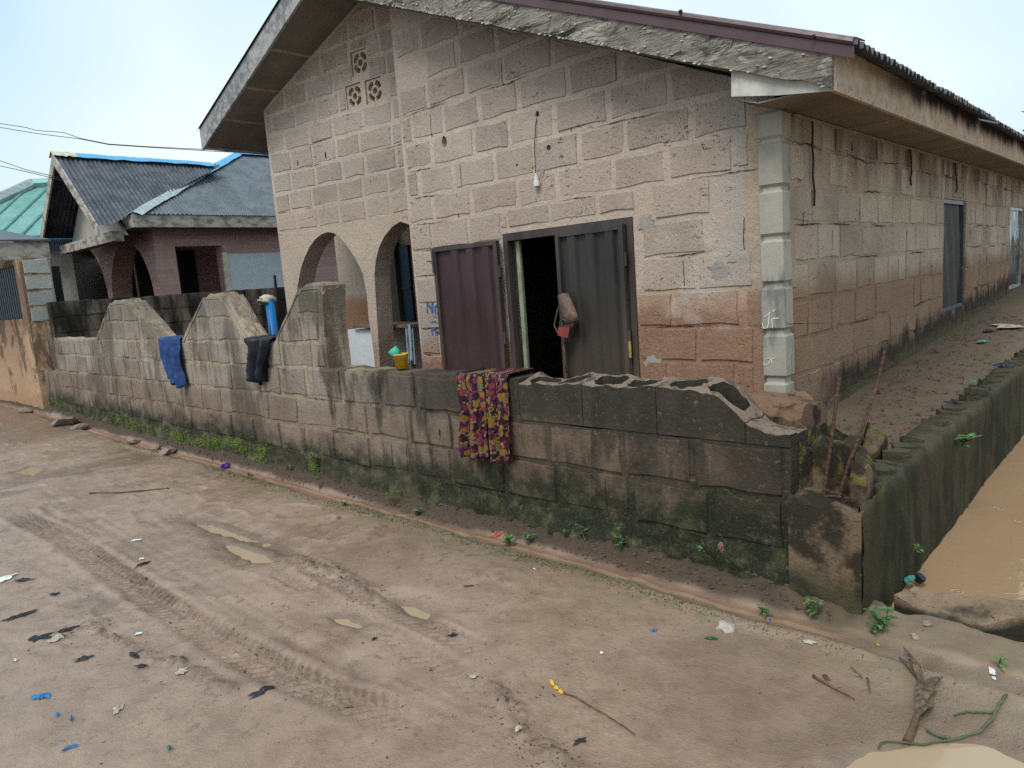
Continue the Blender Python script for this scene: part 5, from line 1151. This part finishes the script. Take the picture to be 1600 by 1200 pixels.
# ------------------------------------------------------------------ weeds and moss
def weed(px, py, label, h=.1, n=7, wall_y=None, leaf=.05, spread=.5, seed=0, mat='leafgreen', wall_x=None):
    r = random.Random(seed + 100); b = gp(px, py) if wall_y is None and wall_x is None else (ony(px, py, wall_y) if wall_x is None else onx(px, py, wall_x))
    o = tag(empty('weed', b), label, 'plant', 'weeds along the wall'); stem, lv = MB(), MB()
    outd = np.array([0, -1.0, 0]) if wall_x is None else np.array([1.0, 0, 0])
    for i in range(max(1, n//4)):
        d = np.array([r.uniform(-1, 1)*spread, r.uniform(-1, .3)*spread, 1.0]) + (outd*.5 if wall_y or wall_x else 0); d = d/np.linalg.norm(d); P = [b + d*h*k/4 + np.array([0, 0, 0]) for k in range(5)]
        stem.tube(P, [.004, .0035, .003, .0025, .0015], 5)
        for k in range(7 + n//2):
            s = r.uniform(.3, 1.0); p0 = b + d*h*s; a = r.uniform(0, 6.28); el = r.uniform(-.1, .8); L = leaf*r.uniform(.3, 1.1); dv = np.array([math.cos(a)*math.cos(el), math.sin(a)*math.cos(el), math.sin(el)]); sd = np.cross(dv, [0, 0, 1.0]); sd = sd/np.linalg.norm(sd)*L*.2; dn_ = np.array([0, 0, -L*.22])
            lv.add([p0, p0+dv*L*.4+sd, p0+dv*L*.75+sd*.7+dn_*.5, p0+dv*L+dn_, p0+dv*L*.75-sd*.7+dn_*.5, p0+dv*L*.4-sd, p0+dv*L*.5+np.array([0, 0, -L*.05])], [(0, 1, 6), (1, 2, 6), (2, 3, 6), (3, 4, 6), (4, 5, 6), (5, 0, 6)])
    stem.build('stem', MAT['greenstem'], o); lv.build('leaves', MAT[mat], o); return o
W = [(497, 722, 'pale rosette weed growing out of the street wall left of the trousers', .10, 10, 'w', .06), (499, 752, 'small weed at the wall foot under the pale rosette weed', .06, 6, None, .04),
     (615, 795, 'upright weed with round leaves beside the runnel under the yellow pail', .12, 8, None, .045), (652, 805, 'flat weed just right of the upright round leaved weed', .05, 10, None, .05),
     (448, 735, 'faint weed at the wall foot below the black garment', .06, 6, None, .04), (795, 853, 'spreading weed by the red rag on the runnel edge', .06, 12, None, .05), (826, 850, 'bushy weed right of the red rag on the runnel edge', .08, 10, None, .05),
     (914, 842, 'single upright weed on the soil bank below the wall', .09, 5, None, .06), (970, 858, 'two headed weed on the soil bank right of the single upright one', .08, 8, None, .05), (969, 826, 'tiny bright weed sprouting from the wall above the two headed weed', .04, 5, 'w', .04),
     (1013, 868, 'tiny weed on the soil bank below the middle of the street wall', .04, 4, None, .03), (1098, 866, 'bright weed growing beside the pink brick chip in the wall', .06, 7, 'w', .04), (1192, 962, 'low tufted weed in the runnel near the corner stub', .04, 14, None, .035),
     (1275, 970, 'weed with woody stem in the mud under the corner stub', .10, 9, None, .045), (1380, 985, 'leafy weed in the gap between corner stub and concrete slab', .11, 14, None, .05), (1362, 985, 'small weed hugging the foot of the corner stub', .05, 8, None, .035),
     (880, 815, 'tiny weed on the soil bank below the trousers', .05, 5, None, .035), (540, 790, 'creeping weed on the runnel edge below the tan patch', .03, 10, None, .035), (1560, 1040, 'thin green sprig on the mud at the right edge', .05, 5, None, .04), (390, 744, 'creeping weed beside the purple bag', .03, 10, None, .04)]
for i, (px, py, lb, h, n_, wl_, lf_) in enumerate(W): weed(px, py, lb, h, n_, YW - .04 if wl_ else None, lf_, .5, i)
weed(1497, 702, 'broad leaved weed growing from the drain wall face', .10, 8, None, .09, .5, 51, wall_x=-.885); weed(1427, 862, 'pale weed clinging low on the drain wall near the floating bag', .05, 8, None, .04, .5, 52, wall_x=-.885); weed(1492, 835, 'tiny weed at the waterline of the drain wall', .04, 6, None, .035, .5, 53, wall_x=-.885)
def tufts(name, pts, n, h, mat, sprd):
    mb = MB()
    for i in range(n):
        b, nrm = pts(); a = rnd.uniform(0, 6.28); L = h*rnd.uniform(.4, 1.2); d = np.array([math.cos(a)*sprd, math.sin(a)*sprd, 1.0]) + nrm; d = d/np.linalg.norm(d)*L; s = np.array([-math.sin(a), math.cos(a), 0])*L*.16
        mb.add([b-s, b+s, b+d*.6+s*.6+np.array([0, 0, -.1*L]), b+d], [(0, 1, 2), (0, 2, 3)])
    return mb
def strip():
    x = rnd.choice([rnd.gauss(-3.9, .35), rnd.gauss(-2.6, .5), rnd.gauss(-1.9, .6), rnd.gauss(-5.6, .5), rnd.uniform(-9, -.9)]); y = 2.68 + rnd.gauss(0, .035) - (vnoise(np.array([x*1.5]), np.array([0.0]), 91)[0])*.05; return np.array([x, y, zg(x, y) - .002]), np.zeros(3)
tag(tufts('runnel_ground_cover', strip, 4600, .018, 'grass', 1.3).build('runnel_ground_cover', MAT['grass']), 'thin green creeping growth along the edge of the sandy runnel', 'ground cover', kind='stuff')
MC = [(w_(p, q)[0], w_(p, q)[1], sx_, sz_) for p, q, sx_, sz_ in ((95, 630, .25, .06), (215, 672, .12, .05), (240, 680, .1, .05), (285, 682, .15, .05), (325, 688, .22, .03), (345, 690, .12, .04), (380, 696, .2, .04), (415, 712, .1, .07), (500, 730, .06, .06), (190, 655, .3, .05), (290, 690, .5, .04))]
def mossp():
    u, z, a, b = rnd.choice(MC); return np.array([rnd.gauss(u, a*.6), YW - .035 - rnd.random()*.02, max(.03, rnd.gauss(z, b))]), np.array([0, -.8, -.6])
tag(tufts('wall_moss', mossp, 3000, .022, 'moss', 1.2).build('wall_moss', MAT['moss']), 'bright green moss tufts on the foot of the street wall', 'moss', kind='stuff')

# ------------------------------------------------------------------ crumbs of mud, litter, stones, sticks
mb = MB()
def crumb(x, y, s):
    z = zg(x, y); a = rnd.uniform(0, 6.28); c, q = math.cos(a), math.sin(a); e = rnd.uniform(.8, 2.2)
    P = [(-s*e, -s, 0), (s*e, -s*.8, 0), (s*e*.8, s, 0), (-s*e*.9, s*.7, 0), (0, 0, s*rnd.uniform(.5, .9)), (s*.6*e, .2*s, s*.5)]
    mb.add([(x + p*c - r*q, y + p*q + r*c, z - .002 + t_) for p, r, t_ in P], [(0, 1, 4), (1, 5, 4), (1, 2, 5), (2, 4, 5), (2, 3, 4), (3, 0, 4)])
for k in range(5000):
    m = rnd.random()
    if m < .62:
        pts = rnd.choice([q[0] for q in TRACKS] + RIDGE + RIDGE); i = rnd.randrange(len(pts)-1); f = rnd.random(); x = pts[i][0]+(pts[i+1][0]-pts[i][0])*f + rnd.gauss(0, .07); y = pts[i][1]+(pts[i+1][1]-pts[i][1])*f + rnd.gauss(0, .07)
    elif m < .86: x, y = rnd.uniform(-5.5, -1.2), rnd.uniform(.4, 2.7)
    else: x, y = rnd.uniform(-1.9, .1), rnd.uniform(1.4, 3.1)
    if y > 2.75 and x < -.9: continue
    if float(zg(x, y)) < WL + .004: continue
    crumb(x, y, abs(rnd.gauss(0, .0022)) + .0012)
for k in range(2600):
    x = rnd.uniform(-8, -1.0); y = rnd.uniform(2.86, 2.965); crumb(x, y, abs(rnd.gauss(0, .004)) + .002)
MAT['crumb'] = plain('mud_crumb', (.085, .058, .041), .7, var=.4, scale=30)
tag(mb.build('mud_crumbs', MAT['crumb']), 'small dark crumbs of churned mud scattered over the street', 'mud', kind='stuff')
def scrap(name, label, cat, px, py, size, mat, asp=.6, rot=None, seed=0, lift=.01, ragged=.45, zoff=0.0, base=None, group=None):
    r = random.Random(seed*13 + 5); b = gp(px, py) if base is None else np.array(base); n = 15; rot = r.uniform(0, 3.1) if rot is None else rot; c, s_ = math.cos(rot), math.sin(rot); vs = [(0, 0, lift*1.2)]
    for ringk in (.5, 1.0):
        for i in range(n):
            a = 6.283*i/n; rr = size*ringk*(1 + (r.uniform(-ragged, ragged) if ringk == 1 else r.uniform(-.15, .15))); x, y = rr*math.cos(a), rr*math.sin(a)*asp; vs.append((x, y, lift*r.uniform(.0, 1.3)*(1 if ringk < 1 else .5)))
    P = []
    for x, y, z in vs:
        X, Y = b[0]+x*c-y*s_, b[1]+x*s_+y*c; P.append((X, Y, (zg(X, Y) if base is None else b[2]) + z + .003 + zoff))
    fs = [(0, 1+i, 1+(i+1) % n) for i in range(n)] + [(1+i, 1+n+i, 1+n+(i+1) % n, 1+(i+1) % n) for i in range(n)]
    return tag(mobj(name, P, fs, MAT[mat]), label, cat, group or 'litter on the street')
LT = [(10, 905, .055, 'swhite', .6, 'white printed wrapper at the left edge of the street'), (38, 907, .05, 'sblack', .5, 'black plastic shred beside the white printed wrapper'), (65, 1089, .035, 'sblue', .7, 'bright blue plastic piece on the mud at lower left'), (110, 1170, .028, 'sblue', .25, 'narrow blue plastic strip nearest the bottom left'),
      (90, 1118, .012, 'sblue', .6, 'tiny blue chip above the narrow blue strip'), (112, 1124, .018, 'sblue', .25, 'thin blue sliver right of the tiny blue chip'), (62, 998, .055, 'sblack', .5, 'black torn plastic sunk in mud beside a tan crumpled paper'), (105, 985, .05, 'sblack', .35, 'long black plastic shred above the tan crumpled paper'), (86, 1000, .03, 'spaper', .8, 'tan crumpled paper between two black plastic shreds'),
      (25, 965, .06, 'sblack', .3, 'flat black plastic strip near the left edge below the wrapper'), (222, 883, .055, 'sblack', .35, 'dark grey plastic shred under a white bottle cap'), (213, 845, .028, 'swhite', .6, 'white torn paper lying between the tyre tracks'), (222, 874, .012, 'swhite', .9, 'round white bottle cap on the mud'), (216, 992, .018, 'swhite', .7, 'white crumpled tissue in the middle left mud'),
      (130, 1030, .04, 'sblack', .4, 'black plastic shred below the tan crumpled paper'), (210, 1025, .03, 'sblack', .3, 'small curled black shred left of centre'), (224, 1042, .028, 'sblack', .5, 'small black shred below the curled one'), (410, 1080, .04, 'sblack', .5, 'hooked black shred below the tread marks'), (85, 930, .028, 'sblack', .6, 'small black shred right of the printed wrapper'),
      (185, 1109, .03, 'spaper', .6, 'beige crumpled paper at lower left'), (25, 1032, .01, 'swhite', .8, 'white chip at the left edge'), (283, 1040, .028, 'spaper', .8, 'pale crumpled bit right of the small black shreds'), (350, 721, .06, 'spurple', .6, 'purple plastic bag lying in the runnel by the wall'), (775, 839, .04, 'sred', .35, 'red rag half buried on the runnel edge'),
      (1022, 986, .014, 'sblue', .7, 'small bright blue scrap below the middle of the wall'), (940, 1022, .007, 'swhite', .8, 'tiny white chip in the open mud right of centre'), (1110, 999, .024, 'sgreen', .3, 'dark green strip of plastic left of the concrete slab'), (1550, 1051, .02, 'swhite', .5, 'white paper scrap near the right edge'), (1553, 1062, .009, 'swhite', .6, 'small white bit under the white paper scrap'),
      (1265, 1005, .03, 'spaper', .4, 'pale flat wrapper in the mud before the corner stub'), (1203, 968, .008, 'sblue', .7, 'tiny blue chip by the tufted weed'), (1372, 1009, .008, 'syellow', .7, 'tiny yellow flower on the mud before the slab'), (585, 1000, .012, 'sblack', .6, 'small dark shred near the round puddles'), (705, 995, .02, 'sblack', .5, 'dark leaf scrap right of the small puddles'),
      (740, 1060, .02, 'spaper', .7, 'pale pebble-like lump in the stony patch'), (810, 1140, .018, 'spaper', .8, 'pale grey crumple at lower middle'), (905, 1160, .022, 'sblack', .6, 'dark wrinkled leaf at lower middle'), (835, 890, .008, 'swhite', .6, 'tiny pale chip below the red rag'), (545, 1105, .02, 'stick', .5, 'brown curled leaf beside the tread marks'), (265, 1170, .012, 'steal', .7, 'small teal chip at lower left'), (1290, 1060, .02, 'stick', .5, 'brown crumpled leaf above the brown stick')]
for i, (px, py, sz, mt, asp, lb) in enumerate(LT): scrap('litter_scrap' if mt != 'spurple' else 'purple_bag', lb, 'litter', px, py, sz, mt, asp, None, i, .008 if mt != 'spurple' else .035, .8 if mt == 'sblack' else .45)
MAT['chip'] = plain('brick_chip', (.20, .115, .08), .9, var=.3)
def stone(px, py, sz, label, mat='stone', flat=.6, seed=0, base=None, cat='stone'):
    bm = bmesh.new(); bmesh.ops.create_icosphere(bm, subdivisions=2, radius=sz)
    for v in bm.verts:
        k = 1 + .9*float(fbm(np.array([v.co.x/sz*1.1 + seed*7]), np.array([v.co.y/sz*1.1 + v.co.z/sz]), 2, seed)[0]); v.co *= k; v.co.z *= flat
    me = bpy.data.meshes.new('stone'); bm.to_mesh(me); bm.free(); o = linkmesh('stone', me, MAT[mat]); b = gp(px, py) if base is None else np.array(base); o.location = (b[0], b[1], b[2] + sz*flat*.35); o.rotation_euler = (rnd.uniform(-.3, .3), rnd.uniform(-.3, .3), seed*1.7); return tag(o, label, cat, 'stones')
ST = [(100, 664, .16, 'flat rock at the foot of the wall below the first tooth'), (126, 670, .10, 'small mossy rock right of the flat rock'), (40, 643, .10, 'dark rock on the street before the orange building'), (215, 692, .09, 'rock by the runnel left of the tan brick lump'), (262, 697, .10, 'tan brick lump by the runnel below the blue cloth'), (246, 703, .06, 'small dark stone beside the tan brick lump'), (1133, 981, .035, 'pale crumbly stone alone in the mud below the wall'), (1500, 965, .05, 'lump of mortar on the concrete slab edge'),
      (725, 1058, .012, 'pale pebble left of the stony patch lump'), (755, 1070, .016, 'grey pebble in the stony patch'), (1340, 1055, .012, 'dark pebble near the palm frond'), (1450, 975, .022, 'stone against the near side of the slab'), (525, 807, .03, 'pale flat stone in the mud beyond the long puddle'), (1430, 995, .018, 'pinkish chip in front of the slab')]
for i, (px, py, sz, lb) in enumerate(ST): stone(px, py, sz, lb, 'stone' if i != 6 else 'spaper', .45, i+1)
stone(0, 0, .017, 'pink brick chip sticking out of the mossy wall foot', 'chip', 1.5, 43, ony(1127, 858, YW - .03), 'brick chip')
def stick(name, label, px, r0, r1, mat, cat='stick', lift=.006):
    P = [gp(*p) + np.array([0, 0, lift]) for p in px]; Q = []
    for a, b in zip(P[:-1], P[1:]): Q += [a + (b-a)*k/5 + np.array([rnd.uniform(-.002, .002), rnd.uniform(-.002, .002), rnd.uniform(0, .002)]) for k in range(5)]
    Q.append(P[-1]); n = len(Q); return tag(MB().tube(Q, [r0 + (r1-r0)*i/(n-1) for i in range(n)], 7).build(name, MAT[mat], None, True), label, cat)
stick('dry_stick', 'long thin stick lying across the street at left', [(140, 771), (190, 770), (230, 767), (265, 764)], .008, .004, 'stick'); stick('dry_stick', 'reddish brown stick left of the palm frond', [(1270, 1058), (1300, 1076), (1335, 1095)], .006, .002, 'stick')
stick('dry_stick', 'thin dark twig trailing from the yellow twisted wrapper', [(880, 1085), (900, 1092), (930, 1110), (960, 1128), (992, 1150)], .0035, .002, 'stick'); stick('dry_stick', 'short twig left of the palm frond base', [(1355, 1062), (1360, 1085)], .004, .002, 'stick'); stick('dry_stick', 'short brown twig in the open mud right of centre', [(724, 915), (740, 916)], .004, .003, 'stick'); stick('dry_stick', 'broken pale twig left of the palm frond', [(1330, 1045), (1347, 1062)], .003, .002, 'palm')
stick('curved_stem', 'long curved green stem lying across the corner puddle', [(1372, 1178), (1378, 1168), (1400, 1168), (1440, 1172), (1490, 1166), (1530, 1150), (1548, 1132), (1560, 1108), (1573, 1090)], .0028, .0052, 'greenstem', 'stem', .012); stick('curved_stem', 'short green side stem left of the long curved one', [(1448, 1147), (1465, 1158), (1485, 1163)], .005, .006, 'greenstem', 'stem', .012); stick('curved_stem', 'thin green tendril branching above the long curved stem', [(1490, 1123), (1510, 1117), (1535, 1118), (1552, 1117)], .003, .005, 'greenstem', 'stem', .010)
yw = tag(empty('yellow_wrapper', gp(868, 1074)), 'bright yellow twisted wrapper on the mud at lower middle', 'litter')
for a, b in (((860, 1064), (866, 1074)), ((866, 1075), (873, 1079)), ((873, 1080), (880, 1086))):
    p, q = gp(*a) + np.array([0, 0, .006]), gp(*b) + np.array([0, 0, .006]); MB().tube([p, p + (q-p)*.35, p + (q-p)*.75, q], [.002, .008, .006, .002], 7).build('twist', MAT['syellow'], yw)
pf = tag(empty('palm_frond', gp(1420, 1165)), 'dry brown palm frond end lying in the mud beside the corner puddle', 'palm frond'); path = [gp(*p) for p in ((1417, 1168), (1426, 1145), (1434, 1120), (1441, 1095), (1443, 1072), (1436, 1050), (1420, 1033))]
for p in path: p[2] += .014
MB().tube(path, [.013, .012, .009, .007, .006, .004, .002], 8).build('rachis', MAT['stick'], pf, True)
for i, (a, b, wd) in enumerate([((1434, 1120), (1460, 1105), .016), ((1435, 1124), (1458, 1112), .013), ((1438, 1108), (1462, 1085), .015), ((1440, 1098), (1455, 1086), .012), ((1442, 1085), (1473, 1068), .018), ((1441, 1090), (1468, 1074), .014), ((1443, 1075), (1405, 1030), .014), ((1441, 1070), (1412, 1020), .010), ((1442, 1080), (1425, 1040), .016), ((1436, 1115), (1440, 1060), .018), ((1434, 1125), (1447, 1095), .018), ((1430, 1130), (1452, 1118), .012)]):
    p, q = gp(*a) + np.array([0, 0, .018]), gp(*b) + np.array([0, 0, .012 + .01*(i % 3)]); d = q-p; s_ = np.cross(d, [0, 0, 1.0]); s_ = s_/np.linalg.norm(s_)*wd*.85; rows_ = []
    for k in range(6): f = k/5; ww = math.sin(math.pi*(.12 + .83*f)); c_ = p + d*f + np.array([0, 0, .012*math.sin(math.pi*f)]); rows_.append([c_ - s_*ww, c_ + np.array([0, 0, .004]), c_ + s_*ww])
    MB().grid(rows_).build('leaflet', MAT['palm'], pf, False, .0015)
# drain and terrace litter
b = onx(1427, 908, -.86); bag = tag(empty('knotted_bag', b), 'small black and green knotted plastic bag against the drain wall at the waterline', 'litter')
for (dx, dy, dz, sz, mt) in ((.02, .03, 0, .035, 'sblack'), (-.012, -.03, .012, .024, 'steal')):
    o = stone(0, 0, sz, None, mt, .8, 60 + int(sz*1000), b + np.array([dx, dy, dz])); o.name = 'bag_lump'
    for k in ('label', 'category', 'group'):
        if k in o: del o[k]
    adopt(o, bag)
def on_ter(px, py):
    p = onz(px, py, .45)
    for _ in range(6): z = .395 + .05*min(max(p[1]-5.0, -.6), 12); p = onz(px, py, z)
    return np.array([p[0], p[1], p[2] + .012])
for i, (px, py, sz, mt, lb) in enumerate([(1500, 634, .10, 'sblack', 'blue black rag on the terrace beside the drain wall'), (1533, 537, .07, 'steal', 'green scrap on the terrace below the first window'), (1470, 668, .03, 'swhite', 'white scrap on the terrace above the leafy drain weed'), (1575, 512, .22, 'spaper', 'beige sack lying on the terrace near the second window'), (1407, 680, .012, 'sred', 'tiny red bit on the terrace behind the rebar'), (1545, 520, .08, 'sblack', 'black scrap on the terrace left of the beige sack'), (1440, 700, .05, 'sblack', 'dark soaked scrap on the terrace edge'), (1526, 600, .03, 'steal', 'small green scrap on the terrace edge further back'), (1570, 575, .12, 'sblack', 'flat dark sheet on the terrace edge at right')]):
    scrap('terrace_litter', lb, 'litter', 0, 0, sz, mt, .6, None, 80 + i, .02, .4, 0, on_ter(px, py), 'litter on the terrace')
mb = MB()
for k in range(1300):
    x, y = rnd.uniform(-1.75, -1.0), rnd.uniform(4.2, 10); s = abs(rnd.gauss(0, .0045)) + .002; z = .395 + .05*min(max(y-5.0, -.6), 12) - (.05 if x > -1.1 else 0); a = rnd.uniform(0, 6.28); c, q = math.cos(a), math.sin(a)
    mb.add([(x + p*c*s - r_*q*s, y + p*q*s + r_*c*s, z + h*s) for p, r_, h in ((-2, -.6, .3), (2, -.5, .6), (1.8, .6, .5), (-1.8, .6, .4), (0, 0, 1.4))], [(0, 1, 4), (1, 2, 4), (2, 3, 4), (3, 0, 4)])
tag(mb.build('terrace_leaf_litter', MAT['crumb']), 'brown leaf litter and grit on the terrace', 'leaf litter', kind='stuff')
# tree top far behind the roof at the right edge
tp = onx(1600, 185, -1.0); tp = CAM + (tp - CAM) * (26 / np.linalg.norm(tp - CAM)); tree = tag(empty('distant_tree', (tp[0], tp[1], 0)), 'green tree crown showing behind the roof at the right edge', 'tree')
MB().tube([(tp[0]+1.4, tp[1], 0), (tp[0]+1.3, tp[1]+.1, 2.5), (tp[0]+1.2, tp[1], 4.5)], [.22, .17, .1], 8).build('trunk', MAT['wood'], tree)
mb = MB()
for k in range(2600):
    v = np.array([rnd.gauss(0, 1) for _ in range(3)]); v = v/np.linalg.norm(v)*rnd.uniform(.4, 1)**.5*(1 + .3*math.sin(v[0]*5)*math.cos(v[2]*6)); c_ = np.array([tp[0]+1.5, tp[1], tp[2]-.9]) + v*np.array([1.7, 1.7, 1.25]); a, e = rnd.uniform(0, 6.28), rnd.uniform(-.8, .8); d = np.array([math.cos(a)*math.cos(e), math.sin(a)*math.cos(e), math.sin(e)])*.11; s_ = np.cross(d, [0.2, .3, 1.0])*.4
    mb.add([c_-d, c_+s_, c_+d, c_-s_], [(0, 1, 2, 3)])
mb.build('crown', MAT['leafgreen'], tree)
